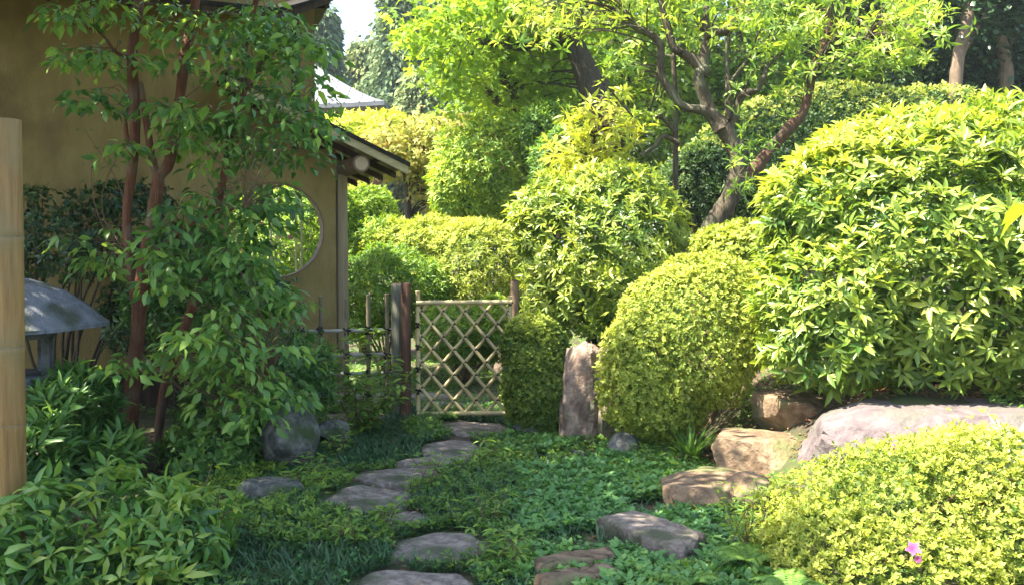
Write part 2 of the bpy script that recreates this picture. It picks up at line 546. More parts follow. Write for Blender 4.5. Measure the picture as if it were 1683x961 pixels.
def shrub(name, label, base, blobs, tmpl, mat, size, nshoot, k, seed, depth=.22, lump=.07, freq=4., singles=0, up=.6, group=None, cat='shrub',
          spread=(45, 85), jitter=.35, new_lit_top=.55, r0=.02, back=.45, tbase=.35, stem_mat='twig', nst=14, inner=.35, top=0):
    rng = np.random.default_rng(seed)
    base = blobs[0][0]
    b = np.array([base[0], base[1], float(hgt(base[0], base[1]))])
    root = thing(name, b, label, cat, group)
    p, n, lay = shell(blobs, nshoot, rng, depth, lump, freq, seed, back=back)
    L = Leaves()
    grow_lit = np.clip(n[:, 2] * 1.15, 0, 1) ** 2 if top else 0.55 + .45 * n[:, 2]  # with top set, sunlit top and shaded sides go into the leaf tint
    tint = tbase + new_lit_top * np.clip(lay - .45, 0, 1) * grow_lit + .16 * snoise(p, 5, seed + 9)
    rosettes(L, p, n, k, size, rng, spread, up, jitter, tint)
    if inner:        # darker leaves inside
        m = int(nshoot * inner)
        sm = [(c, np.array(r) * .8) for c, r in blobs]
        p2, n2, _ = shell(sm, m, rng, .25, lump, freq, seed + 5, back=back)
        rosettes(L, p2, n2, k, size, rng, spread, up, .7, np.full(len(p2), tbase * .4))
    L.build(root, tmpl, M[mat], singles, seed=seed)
    tips = [np.array(blobs[rng.integers(len(blobs))][0]) * 0 + q for q in in_blobs([(c, np.array(r) * .85) for c, r in blobs], nst, rng, .5)]
    st = stems(root, b, tips, r0, M[stem_mat], seed + 2)
    st['kind'] = 'stuff'
    return root


def branch_pts(spec):
    """[(u, v, D, radius in pixels)] -> points, radii"""
    return np.array([P(u, v, D) for u, v, D, r in spec]), np.array([r / F * D for u, v, D, r in spec])


def twigs_to(root, centers, nodes_, mat, seed, r=.012, name='twigs', sag=.1, maxlen=2.5):
    rng = np.random.default_rng(seed)
    mb = MB()
    nodes_ = np.asarray(nodes_)
    for c in centers:
        dist = np.linalg.norm(nodes_ - c, axis=1) + np.maximum(0, nodes_[:, 2] - c[2]) * 1.5
        q = nodes_[np.argmin(dist)]
        ln = np.linalg.norm(c - q)
        if ln > maxlen: continue
        mid = (q + c) / 2 + rng.normal(size=3) * .08 * ln + np.array([0, 0, sag * ln])
        mb.tube([q, mid, c], [r, r * .7, r * .3], 5, sub=3, caps=False)
    if mb.n:
        o = mb.build(name, mat, root, True)
        o['kind'] = 'stuff'
        return o


def sample_poly(pts, m=6):
    out = []
    for a, b in zip(pts[:-1], pts[1:]):
        for t in np.arange(m) / m:
            out.append(a + (b - a) * t)
    out.append(pts[-1])
    return out


LANCE = T_lance(.30)
LANCE_N = T_lance(.24, .2)
OVATE = T_lance(.44, .2, .06)
SLIM = T_lance(.17, .3, .03)
DROOP = T_lance(.30, .42, .06)
RHOMB = T_rhomb(.45)
RHOMBW = T_rhomb(.62)
MAPLE = T_maple()
BLADE = T_blade()


# ------------------------------------------------------------------ ground
def make_ground():
    def axis(lo, hi, dlo, dhi, step):
        core = np.arange(dlo, dhi, step)
        a = dlo - np.cumsum(step * 1.18 ** np.arange(1, 60)); a = a[a > lo][::-1]
        b = dhi + np.cumsum(step * 1.18 ** np.arange(0, 60)); b = b[b < hi]
        return np.concatenate([[lo], a, core, b, [hi]])
    xs = axis(-260, 260, -4, 5, .07)
    ys = axis(-60, 420, 2.5, 14, .07)
    X, Y = np.meshgrid(xs, ys)
    Z = hgt(X, Y)
    fine = snoise(np.stack([X.ravel(), Y.ravel(), 0 * X.ravel()], 1), 9, 5).reshape(X.shape) * .012
    Z = Z + fine - .012
    nx, ny = len(xs), len(ys)
    V = np.stack([X.ravel(), Y.ravel(), Z.ravel()], 1)
    i = np.arange(nx - 1)[None] + np.arange(ny - 1)[:, None] * nx
    q = np.stack([i, i + 1, i + 1 + nx, i + nx], -1).reshape(-1, 4)
    o = link('ground', mesh_np('ground', V, q, smooth=True), M['soil'])
    tag(o, kind='structure')
make_ground()

# ------------------------------------------------------------------ tea house
YAW = math.radians(25)
A2, N2 = np.array([math.cos(YAW), math.sin(YAW), 0]), np.array([math.sin(YAW), -math.cos(YAW), 0])
UP = np.array([0, 0, 1.0])
C0 = np.array([-1.85, 10.5, 0])


def HW(s, o, z):
    """tea house frame: s along the wall to the right, o out of the wall, z up"""
    return C0 + A2 * s + N2 * o + UP * z


def make_house():
    root = thing('tea_house', HW(-3, 0, 0), 'ochre plastered tea house with a round window and low eaves behind the slender tree', 'house')
    mb = MB()
    TH = .07
    ws, wz, wr = -.666, 1.766, .49
    lo_s, hi_s, lo_z, hi_z = -1.9, -.045, .33, 2.62
    nseg = 72
    ang = (np.arange(nseg) + .5) / nseg * 2 * np.pi
    inn, outr = [], []
    angs = sorted(list(ang) + [math.atan2(z - wz, s - ws) % (2 * np.pi) for s in (lo_s, hi_s) for z in (lo_z, hi_z)])
    for t in angs:
        c, s_ = math.cos(t), math.sin(t)
        k = min([(hi_s - ws) / c if c > 1e-6 else 1e9, (lo_s - ws) / c if c < -1e-6 else 1e9,
                 (hi_z - wz) / s_ if s_ > 1e-6 else 1e9, (lo_z - wz) / s_ if s_ < -1e-6 else 1e9])
        inn.append((ws + wr * c, wz + wr * s_)); outr.append((ws + k * c, wz + k * s_))
    n = len(angs)
    V = [HW(a, TH, b) for a, b in inn] + [HW(a, TH, b) for a, b in outr] + [HW(a, -TH, b) for a, b in inn] + [HW(a, -TH, b) for a, b in outr]
    Fc = []
    for i in range(n):
        j = (i + 1) % n
        Fc += [(i, n + i, n + j, j), (2 * n + i, 2 * n + j, 3 * n + j, 3 * n + i), (i, j, 2 * n + j, 2 * n + i)]
    mb.add(V, Fc)
    def slab(s0, s1, z0, z1):
        mb.box(HW((s0 + s1) / 2, 0, (z0 + z1) / 2), A2 * (s1 - s0) / 2, N2 * TH, UP * (z1 - z0) / 2)
    slab(-9, -1.9, .33, 4.25)
    slab(-1.9, -.26, 2.62, 4.25)
    mb.build('wall', M['plaster'], root)
    # the ring of the round window
    rr = MB()
    rw = .006
    t = np.linspace(0, 2 * np.pi, 73)
    V, Fc = [], []
    for q in t:
        c, s_ = math.cos(q), math.sin(q)
        for r, o in ((wr - rw, .076), (wr + .004, .076), (wr + .004, -.076), (wr - rw, -.076)):
            V.append(HW(ws + r * c, o, wz + r * s_))
    for i in range(72):
        for j in range(4):
            k = (j + 1) % 4
            Fc.append((i * 4 + j, i * 4 + k, i * 4 + 4 + k, i * 4 + 4 + j))
    rr.add(V, Fc)
    win = rr.build('round_window', M['log_bark'], root)
    for s in (-.93, -.89, -.71, -.455, -.395):
        h = math.sqrt(max(.0, (wr - .012) ** 2 - (s - ws) ** 2))
        MB().tube([HW(s, 0, wz - h), HW(s, 0, wz), HW(s, 0, wz + h)], .0105, 8).build('window_bar', M['bamboo'], win, True)
    for z in (wz + .22, wz - .2):
        h = math.sqrt((wr - .012) ** 2 - (z - wz) ** 2)
        MB().tube([HW(ws - h, -.02, z), HW(ws + h, -.02, z)], .004, 6).build('window_rail', M['bamboo_old'], win, True)
    # dark board skirt under the plaster, board by board
    for i in range(22):
        s1 = -.05 - i * .41
        MB().box(HW(s1 - .203, -.02 + .004 * (i % 2), .14), A2 * .2, N2 * .05, UP * .187).build('skirt_board', M['dark_wood'], root)
    MB().box(HW(-4.5, .0, .33), A2 * 4.45, N2 * .095, UP * .028).build('sill_beam', M['dark_wood'], root)
    # column and the pale reveal beside it
    MB().tube([HW(0.03, .02, -.05), HW(.03, .02, 1.2), HW(.03, .02, 2.36)], [.072, .068, .064], 16, rough=.01).build('column', M['column_wood'], root, True)
    MB().tube([HW(-5.4, .03, .0), HW(-5.4, .03, 3.9)], [.06, .06], 12).build('column', M['dark_wood'], root, True)
    MB().tube([HW(-.46, .06, 2.6), HW(-.46, .06, 4.2)], [.045, .045], 12).build('column', M['dark_wood'], root, True)
    # log purlin with its cut face
    a, b = HW(.075, -1.5, 2.43), HW(.075, .62, 2.43)
    lg = MB().tube([a, (a + b) / 2, b], [.085, .088, .088], 18, rough=.012).build('purlin', M['log_bark'], root, True)
    MB().tube([b + N2 * .002, b + N2 * .006], [.068, .066], 18).build('cut_end', M['cut_wood'], lg)
    a, b = HW(-1.6, .1, 2.47), HW(.02, .1, 2.47)
    # lower roof over the round window: slopes down to the right
    sl = .436
    def lo(s, o, dz=0):
        return HW(s, o, 2.34 + (0.55 - s) * sl + dz)
    roof = MB()
    s0, s1, o0, o1 = -1.25, .56, .72, -1.7
    roof.add([lo(s0, o0, .075), lo(s1, o0, .075), lo(s1, o1, .075), lo(s0, o1, .075),
              lo(s0, o0, .115), lo(s1, o0, .115), lo(s1, o1, .115), lo(s0, o1, .115)],
             [(3, 2, 1, 0), (4, 5, 6, 7), (0, 1, 5, 4), (1, 2, 6, 5), (2, 3, 7, 6), (3, 0, 4, 7)])
    rf = roof.build('lower_roof', M['roof_dark'], root)
    def board(s0, s1, o0, o1, z0, z1, name, mat, par):
        m = MB()
        m.add([lo(s0, o0, z0), lo(s1, o0, z0), lo(s1, o1, z0), lo(s0, o1, z0), lo(s0, o0, z1), lo(s1, o0, z1), lo(s1, o1, z1), lo(s0, o1, z1)],
              [(3, 2, 1, 0), (4, 5, 6, 7), (0, 1, 5, 4), (1, 2, 6, 5), (2, 3, 7, 6), (3, 0, 4, 7)])
        return m.build(name, mat, par)
    board(s0, .545, .70, .665, -.01, .073, 'bargeboard', M['board_wood'], root)
    for i, s in enumerate(np.linspace(-.9, .5, 8)):
        board(s - .016, s + .016, .655, -1.68, .03, .056, 'batten', M['board_wood'] if i % 3 else M['dark_wood'], rf)
    for o in (.35, -.1, -.6, -1.1):
        board(-1.2, .53, o, o - .05, -.03, .028, 'rafter', M['dark_wood'], root)
    for i in range(6):
        ss = -1.2 + i * .29
        board(ss + .003, ss + .287, .654, -1.69, .058, .074, 'ceiling_board', M['board_wood'], rf)
    # main roof with an upturned right corner
    def main(s, q, dz):
        o = [.78, -.35, -1.45]
        z = [3.73, 4.0, 3.73]
        oo = np.interp(q, [0, 1, 2], o); zz = np.interp(q, [0, 1, 2], z)
        t = np.clip((s + .78) / .8, 0, 1.2)
        up = .38 * (.55 * t + .45 * t * t)
        return HW(s, oo + .1 * t * t, zz + .03 + up + dz)
    def sheet(z0, z1, name, mat, q0=0., q1=2., par=root, ss=None):
        m = MB()
        ss = ss if ss is not None else np.concatenate([np.linspace(-9, -.95, 10), np.linspace(-.8, .12, 10)])
        qs = np.linspace(q0, q1, 9)
        V, Fc = [], []
        for z in (z0, z1):
            for s in ss:
                for q in qs: V.append(main(s, q, z))
        ns, nq = len(ss), len(qs)
        k = ns * nq
        for i in range(ns - 1):
            for j in range(nq - 1):
                a = i * nq + j
                Fc += [(a, a + 1, a + nq + 1, a + nq), (k + a, k + a + nq, k + a + nq + 1, k + a + 1)]
            for j in (0, nq - 1):
                a = i * nq + j
                Fc.append((a, a + nq, k + a + nq, k + a) if j == 0 else (a, k + a, k + a + nq, a + nq))
        for i in (0, ns - 1):
            for j in range(nq - 1):
                a = i * nq + j
                Fc.append((a, k + a, k + a + 1, a + 1) if i == 0 else (a, a + 1, k + a + 1, k + a))
        m.add(V, Fc)
        return m.build(name, mat, par)
    sheet(.06, .10, 'main_roof', M['roof_dark'])
    sheet(0, .057, 'eave_boards', M['dark_wood'], .02, 1.98)
    for s in np.linspace(-8.4, -.3, 24):
        m = MB()
        a, b = main(s, .05, -.03), main(s, .95, -.03)
        m.tube([a, b], .028, 6).build('rafter', M['dark_wood'], root)
    # gable closing the wall under the roof
    return root
make_house()


def make_temple():
    c = P(632, 172, 37) + np.array([-5.5, 5.5, 0])
    zg = float(hgt(c[0], c[1]))
    root = thing('temple', (c[0], c[1], zg), 'distant temple with a curved pale roof above red lacquered walls', 'temple')
    ze = c[2]
    w = 5.5
    mb = MB()
    V, Fc = [], []
    R = np.linspace(1, .06, 14)
    for r in R:
        z = ze + 3.9 * (1 - r) ** 1.18
        for k in range(4):
            for t in np.arange(8) / 8:
                a = [(1, -1), (1, 1), (-1, 1), (-1, -1)][k]; b = [(1, 1), (-1, 1), (-1, -1), (1, -1)][k]
                x, y = a[0] + (b[0] - a[0]) * t, a[1] + (b[1] - a[1]) * t
                lift = .14 * (min(abs(x), abs(y)) ** 3) * r ** 3
                V.append((c[0] + w * r * x, c[1] + w * r * y, z + lift))
    for i in range(len(R) - 1):
        for j in range(32):
            k = (j + 1) % 32
            Fc.append((i * 32 + j, i * 32 + k, (i + 1) * 32 + k, (i + 1) * 32 + j))
    n0 = (len(R) - 1) * 32
    Fc.append(tuple(n0 + j for j in range(32)))
    # underside
    m = len(V)
    for j in range(32):
        x, y, z = V[j]
        V.append((x, y, z - .16))
    for j in range(32):
        x, y, z = V[j]
        V.append((c[0] + (x - c[0]) * .9, c[1] + (y - c[1]) * .9, ze - .2))
    for j in range(32):
        k = (j + 1) % 32
        Fc += [(j, m + j, m + k, k), (m + j, m + 32 + j, m + 32 + k, m + k)]
    mb.add(V, Fc)
    rf = mb.build('roof', M['roof_pale'], root, True)
    # rolled ribs on the tiles
    rb = MB()
    for i in range(-9, 10):
        x = i / 9.5
        pts = [(c[0] + w * max(r, 0) * x if False else c[0] + w * x * .98, c[1] - w * r, ze + 3.9 * (1 - r) ** 1.18 + .0 + .14 * (min(abs(x) / max(r, .01), 1) ** 3) * r ** 3) for r in np.linspace(1, max(abs(x), .1), 8)]
        rb.tube(pts, .035, 5)
    o = rb.build('tile_ribs', M['roof_pale'], rf); o['kind'] = 'stuff'
    MB().tube([(c[0], c[1], ze + 3.4), (c[0], c[1], ze + 3.9), (c[0], c[1], ze + 4.2), (c[0], c[1], ze + 4.9)], [.5, .3, .35, .05], 10).build('finial', M['roof_dark'], rf, True)
    MB().box((c[0], c[1], (zg + ze) / 2 - .1), (w * .86, 0, 0), (0, w * .80, 0), (0, 0, (ze - zg) / 2)).build('wall', M['red_wall'], root)
    for i in range(7):
        x = c[0] + (i / 6 - .5) * 2 * w * .86
        MB().tube([(x, c[1] - w * .84, zg - .1), (x, c[1] - w * .84, ze - .12)], .14, 8).build('pillar', M['red_wall'], root, True)
make_temple()

# ------------------------------------------------------------------ fence, gate, posts, lantern
def bamboo_pole(mb, a, b, r, node=.28, sides=9):
    a, b = np.asarray(a, float), np.asarray(b, float)
    n = max(2, int(np.linalg.norm(b - a) / node))
    pts, rad = [], []
    for i in range(n + 1):
        t = i / n
        for dt, q in ((-.012, 1), (-.004, 1.13), (.004, 1.13), (.012, 1)):
            tt = t + dt / max(np.linalg.norm(b - a), .1)
            if 0 <= tt <= 1:
                pts.append(a + (b - a) * tt); rad.append(r * q)
    if np.linalg.norm(pts[0] - a) > 1e-4: pts.insert(0, a); rad.insert(0, r)
    if np.linalg.norm(pts[-1] - b) > 1e-4: pts.append(b); rad.append(r)
    return mb.tube(pts, rad, sides)


def knot(mb, p, r):
    """wrapped cord with two loose ends"""
    for k in range(3):
        t = np.linspace(0, 2 * np.pi, 9)
        ax = [(1, 0, .35), (1, 0, -.35), (.3, 0, 1)][k]
        ax = norm(np.array(ax)); up = np.array([-ax[2], 0, ax[0]])
        mb.tube([p + r * 1.15 * (np.cos(q) * up + np.sin(q) * np.array([0, 1.0, 0])) + ax * .004 * k for q in t], r * .32, 5, caps=False)
    mb.tube([p + np.array([0, -r, 0]), p + np.array([r * .8, -r * 1.3, -r * 1.2])], r * .2, 4)
    mb.tube([p + np.array([0, -r, 0]), p + np.array([-r * .7, -r * 1.3, -r * 1.4])], r * .2, 4)


def make_gate():
    D = 9.0
    root = thing('lattice_gate', P(762, 688, D), 'pale bamboo lattice garden gate tied with black cord', 'gate')
    y = P(762, 600, D)[1]
    def Q(u, v, dy=0):
        p = P(u, v, D); return np.array([p[0], y + dy, p[2]])
    x0, x1, z0, z1 = Q(687, 0)[0], Q(838, 0)[0], Q(0, 679)[2], Q(0, 497)[2]
    for x, zt, zb in ((x0, Q(0, 478)[2], Q(0, 691)[2]), (x1, Q(0, 486)[2], Q(0, 688)[2])):
        m = MB(); bamboo_pole(m, (x, y, zb), (x, y, zt), .022); m.build('gate_stile', M['bamboo'], root, True)
    for z in (z0, z1):
        m = MB(); bamboo_pole(m, (x0 - .01, y - .03, z), (x1 + .02, y - .03, z + .008), .02); m.build('gate_rail', M['bamboo'], root, True)
    dx, dz = .197, .232
    ties = MB()
    for sgn in (1, -1):
        for i in range(-9, 14):
            # line: z = z0 + sgn * (dz/dx) * (x - xa)
            sl = sgn * dz / dx
            xa = x0 + .03 + i * dx + (0 if sgn > 0 else 0)
            pts = []
            for x in (x0 + .005, x1 - .005):
                z = z0 + sl * (x - xa)
                if z0 - .02 <= z <= z1 + .02: pts.append((x, z))
            for z in (z0 - .02, z1 + .02):
                x = xa + (z - z0) / sl
                if x0 + .005 < x < x1 - .005: pts.append((x, z))
            if len(pts) < 2: continue
            pts = sorted(pts)
            a, b = pts[0], pts[-1]
            if math.hypot(a[0] - b[0], a[1] - b[1]) < .06: continue
            yy = y + (.013 if sgn > 0 else -.008)
            m = MB(); bamboo_pole(m, (a[0], yy, a[1]), (b[0], yy, b[1]), .016, .31, 7)
            m.build('lattice_strip', M['bamboo'], root, True)
    # crossings
    for i in range(-9, 14):
        for j in range(-9, 14):
            xi, xj = x0 + .03 + i * dx, x0 + .03 + j * dx
            x = (xi + xj) / 2; z = z0 + dz / dx * (x - xi)
            if x0 + .01 < x < x1 - .01 and z0 - .01 < z < z1 + .01:
                knot(ties, np.array([x, y, z]), .017)
    for x in (x0, x1):
        for z in np.linspace(z0, z1, 6): knot(ties, np.array([x, y - .01, z]), .022)
    o = ties.build('cord_ties', M['cord'], root, True); o['kind'] = 'stuff'
make_gate()


def make_post(u, vt, vb, D, r, mat, label, cap=True):
    b, t = P(u, vb, D), P(u, vt, D)
    root = thing('gate_post', b, label, 'post', 'posts of the lattice gate')
    t = np.array([b[0], b[1], t[2]])
    MB().tube([b - UP * .08, (b + t) / 2, t - UP * .006, t], [r, r * .98, r * .97, r * .9], 16, rough=.015, seed=int(u)).build('shaft', M[mat], root, True)
    MB().tube([t + UP * .0, t + UP * .012], [r * .9, r * .7], 16).build('cap', M['dark_wood'], root, True)
make_post(654, 467, 692, 9.15, .058, 'grey_wood', 'round silvery green gate post at the end of the bamboo fence')
make_post(668, 466, 692, 9.0, .046, 'brown_wood', 'slim dark reddish gate post right against the lattice gate hinge')
make_post(846, 462, 690, 9.1, .04, 'log_bark', 'short brown gate post behind the small round clipped bush')


def make_fence():
    D = 9.35
    y = P(560, 600, D)[1]
    def Q(u, v, dy=0):
        p = P(u, v, D); return np.array([p[0], y + dy, p[2]])
    root = thing('bamboo_fence', Q(560, 680), 'low open bamboo fence with black cord knots joining the gate post', 'fence')
    ties = MB()
    us = [392, 425, 460, 496, 527, 571, 605, 637]
    tops = [500, 496, 498, 494, 486, 490, 484, 482]
    for i, (u, vt) in enumerate(zip(us, tops)):
        dy = -.03 if i % 2 else .03
        m = MB(); bamboo_pole(m, Q(u, 705, dy), Q(u, vt, dy), .02, .33); m.build('upright', M['bamboo_old'], root, True)
    for k, v in enumerate((543, 583, 614, 650)):
        m = MB(); bamboo_pole(m, Q(372, v + 4), Q(650, v - 2), .0175, .4); m.build('rail', M['bamboo_grey'], root, True)
        for i, u in enumerate(us): knot(ties, Q(u, v + (511 - u) / 139 * 1.5, -.01), .03)
    o = ties.build('cord_knots', M['cord'], root, True); o['kind'] = 'stuff'
make_fence()


def make_bamboo_post():
    D = 4.7
    b = P(-1, 0, D); b[2] = 0
    root = thing('bamboo_post', b, 'thick brown bamboo post at the left end of the garden entrance', 'post')
    t = P(-1, 196, D); zt = t[2]
    r = .077
    zs = [-.1]; rs = [r * 1.03]
    nodes_z = [.28, .62, 0.98, CAMZ - (388 - 420) / F * D - .0, zt - .16] if False else [.26, .58, .93, 1.30 + .29, 1.95]
    nz = [P(6, v, D)[2] for v in (700, 571, 388)]
    for z in sorted(nz + [.12]):
        zs += [z - .03, z - .008, z - .002, z + .006, z + .03]
        rs += [r * 1.0, r * 1.035, r * .99, r * 1.03, r]
    zs += [zt]; rs += [r * .98]
    outer = [np.array([b[0] + .012 * z / 2, b[1], z]) for z in zs]
    m = MB().tube(outer, rs, 24, rough=.008, caps=False)
    # hollow rim
    m.tube([outer[-1], outer[-1] + UP * .003], [r * .98, r * .80], 24, caps=False)
    m.tube([outer[-1] + UP * .003, outer[-1] - UP * .12], [r * .80, r * .78], 24)
    m.build('culm', M['bamboo_post'], root, True)
    for z in nz:
        MB().tube([(b[0] + .012 * z / 2, b[1], z - .003), (b[0] + .012 * z / 2, b[1], z + .001)], [r * 1.037, r * 1.037], 24, caps=False).build('node_ring', M['bamboo_old'], root, True)
make_bamboo_post()


def make_lantern():
    D = 6.9
    c = P(8, 545, D); c[2] = 0
    root = thing('stone_lantern', c, 'grey stone garden lantern with a wide domed cap behind the bamboo post', 'lantern')
    zc = P(8, 538, D)[2]
    w = (172 - 8) / F * D
    h = (540 - 455) / F * D
    n, m = 6, MB()
    V, Fc = [], []
    prof = [(1.0, -.02), (1.0, .05), (.93, .16), (.78, .42), (.58, .68), (.36, .86), (.16, .97), (.10, 1.0)]
    sides = 36
    for r, z in prof:
        for k in range(sides):
            t = k / sides * 2 * np.pi
            hexr = 1 / math.cos((t % (np.pi / 3)) - np.pi / 6) * .93
            q = r * (hexr * .45 + .55)
            V.append((c[0] + w * q * math.cos(t), c[1] + w * q * math.sin(t), zc + h * z + .02 * r * abs(math.cos(1.5 * t)) ** 3))
    for i in range(len(prof) - 1):
        for j in range(sides):
            k = (j + 1) % sides
            Fc.append((i * sides + j, i * sides + k, (i + 1) * sides + k, (i + 1) * sides + j))
    Fc.append(tuple(range(sides - 1, -1, -1)))
    Fc.append(tuple((len(prof) - 1) * sides + j for j in range(sides)))
    m.add(V, Fc).build('cap', M['lantern'], root, True)
    MB().tube([(c[0], c[1], zc + h), (c[0], c[1], zc + h * 1.18), (c[0], c[1], zc + h * 1.36), (c[0], c[1], zc + h * 1.55)], [.07, .10, .09, .01], 12).build('finial', M['lantern'], root, True)
    # fire box with open windows
    bw, bz0 = w * .42, zc - .36
    for k in range(6):
        t = k / 6 * 2 * np.pi
        x, y = c[0] + bw * math.cos(t), c[1] + bw * math.sin(t)
        MB().box((x, y, (bz0 + zc) / 2), (.03, 0, 0), (0, .03, 0), (0, 0, (zc - bz0) / 2 - .03)).build('corner_pillar', M['lantern'], root)
    MB().tube([(c[0], c[1], zc - .075), (c[0], c[1], zc - .02)], [bw * 1.15, bw * 1.3], 6).build('lintel', M['lantern'], root)
    MB().tube([(c[0], c[1], bz0 - .06), (c[0], c[1], bz0 + .03)], [bw * 1.5, bw * 1.42], 6).build('platform', M['lantern'], root)
    for k in range(3):
        t = k / 3 * 2 * np.pi + .4
        d = np.array([math.cos(t), math.sin(t), 0])
        cc = np.array([c[0], c[1], 0])
        MB().tube([cc + d * bw * 1.35 + UP * -.05, cc + d * bw * 1.4 + UP * .18, cc + d * bw * 1.1 + UP * .38, cc + d * bw * .75 + UP * (bz0 - .05)], [.05, .055, .06, .075], 8, sub=3).build('leg', M['lantern'], root, True)
make_lantern()

# ------------------------------------------------------------------ stones and rocks
STONES = []


def stepping(u, v, ru, rv, seed, label, z=.018, thick=.09, mat='stone', rot=0, pts=None, group='stepping stones of the path'):
    c = G(u, v, z)
    D = c[1]
    rx = ru / F * D
    ry = (G(u, v - rv, z)[1] - G(u, v + rv, z)[1]) / 2
    rng = np.random.default_rng(seed)
    n = 40
    if pts is None:
        t = np.arange(n) / n * 2 * np.pi
        k = int(rng.integers(5, 8))
        ca = np.sort(rng.uniform(0, 2 * np.pi, k) * .25 + np.arange(k) / k * 2 * np.pi * 1.0)
        rad = np.full(n, 9.0)
        for a in ca:
            dd = np.cos(t - a)
            rad = np.where(dd > .1, np.minimum(rad, (.88 + .22 * rng.random()) / np.maximum(dd, .1)), rad)
        rad = np.minimum(rad, 1.12) * (1 + .03 * np.sin(7 * t + seed))
        bx, by = np.cos(t) * rad * rx, np.sin(t) * rad * ry
    else:
        pp = np.array([G(a, b, z)[:2] - c[:2] for a, b in pts])
        seg = np.vstack([pp, pp[:1]])
        L = np.concatenate([[0], np.cumsum(np.linalg.norm(np.diff(seg, axis=0), axis=1))])
        q = np.arange(n) / n * L[-1]
        bx, by = np.interp(q, L, seg[:, 0]), np.interp(q, L, seg[:, 1])
        bx = bx + .012 * np.sin(np.arange(n) * 1.9 + seed); by = by + .012 * np.sin(np.arange(n) * 2.3 + seed)
        rx = ry = max(np.abs(bx).max(), np.abs(by).max())
    STONES.append((c[0] + bx, c[1] + by))
    V, Fc = [], []
    rings = [(0.02, 0), (.3, 0), (.6, 0), (.85, 0), (.95, -.006), (1.0, -.022), (1.015, -.05), (.98, -thick)]
    for r, dz in rings:
        for j in range(n):
            x, y = c[0] + bx[j] * r, c[1] + by[j] * r
            zz = z + dz + (.007 * math.sin(x * 9 + seed) * math.cos(y * 8) + .002 * math.sin(x * 31 + y * 17) if r < .97 else 0)
            V.append((x, y, zz))
    for i in range(len(rings) - 1):
        for j in range(n):
            k = (j + 1) % n
            Fc.append((i * n + j, (i + 1) * n + j, (i + 1) * n + k, i * n + k))
    Fc.append(tuple(range(n)))
    V = np.array(V) - c
    me = bpy.data.meshes.new('stepping_stone')
    me.from_pydata(V.tolist(), [], Fc)
    me.polygons.foreach_set('use_smooth', np.ones(len(me.polygons), bool))
    me.update()
    o = link('stepping_stone', me, M[mat], None, c)
    tag(o, label, 'stone', group)


stepping(780, 702, 56, 11, 1, 'small stepping stone directly in front of the lattice gate')
stepping(743, 737, 50, 17, 2, 'second stepping stone in front of the gate, rounded and pinkish')
stepping(706, 757, 50, 9, 3, 'narrow stepping stone half covered by leaves, third from the gate')
stepping(652, 779, 66, 12, 4, 'long flat stepping stone right of the mossy boulder, fourth from the gate')
stepping(600, 817, 68, 23, 5, 'wide dark stepping stone at the left bend of the path')
stepping(657, 853, 47, 19, 6, 'pointed stepping stone just below the wide dark one', pts=[(616, 858), (640, 868), (690, 862), (706, 848), (686, 836), (650, 842), (622, 850)])
stepping(720, 894, 78, 22, 7, 'broad stepping stone second nearest in the middle of the path')
stepping(672, 962, 98, 32, 8, 'nearest stepping stone cut off by the bottom edge of the photo')
stepping(944, 913, 70, 17, 9, 'flat tan slab in the right branch of the path, nearer the raised grey slab', mat='rock_tan', z=.075, pts=[(872, 916), (920, 902), (1000, 897), (1012, 909), (950, 921), (884, 930)])
stepping(950, 940, 70, 17, 10, 'flat tan slab in the right branch of the path, nearest the camera', mat='rock_tan', z=.075, pts=[(880, 944), (930, 932), (996, 922), (1020, 930), (980, 944), (900, 962)])
stepping(1066, 868, 80, 30, 11, 'raised grey rectangular slab with a thick front edge beside the leafy ground cover', z=.085, thick=.16,
         pts=[(984, 846), (1040, 832), (1160, 872), (1118, 898), (1060, 884)], group=None)
stepping(726, 664, 42, 6, 12, 'thin stepping stone behind the bars of the lattice gate')
stepping(700, 650, 40, 5, 13, 'pale stepping stone farthest along the path beyond the gate')
stepping(585, 683, 50, 9, 14, 'flat pinkish stone seen through the foot of the bamboo fence', mat='rock_pink')
stepping(600, 655, 46, 6, 15, 'flat stone beyond the bamboo fence, behind the pinkish one', mat='rock_pink')


def rock(c, r, seed, mat, label, yaw=0, lean=(0, 0), cuts=10, sub=5, cmin=.5, group=None, rough=.045, flat=None):
    bm = bmesh.new()
    bmesh.ops.create_icosphere(bm, subdivisions=sub, radius=1)
    V = np.array([v.co[:] for v in bm.verts])
    Fc = [tuple(v.index for v in f.verts) for f in bm.faces]
    bm.free()
    rng = np.random.default_rng(seed)
    for k in range(cuts):
        n = norm(rng.normal(size=3) * np.array([1, 1, .8])); d = rng.uniform(cmin, .92)
        ex = np.maximum(0, V @ n - d)
        V = V - ex[:, None] * n * .97
    if flat:
        V[:, 2] = np.where(V[:, 2] > flat, flat + (V[:, 2] - flat) * .08, V[:, 2])
        V[:, 2] = np.where(V[:, 2] < -flat, -flat + (V[:, 2] + flat) * .3, V[:, 2])
    V = V * (1 + rough * snoise(V, 3, seed)[:, None] + rough * .45 * snoise(V, 8, seed + 1)[:, None] + rough * .3 * snoise(V, 19, seed + 2)[:, None] + rough * .22 * snoise(V, 43, seed + 4)[:, None])
    V = V * np.asarray(r)
    V[:, 0] += lean[0] * V[:, 2]; V[:, 1] += lean[1] * V[:, 2]
    ca, sa = math.cos(yaw), math.sin(yaw)
    V[:, :2] = V[:, :2] @ np.array([[ca, sa], [-sa, ca]])
    me = mesh_np('rock', V, np.array(Fc), smooth=True)
    me.set_sharp_from_angle(angle=math.radians(28))
    o = link('rock', me, M[mat], None, c)
    return tag(o, label, 'rock', group)


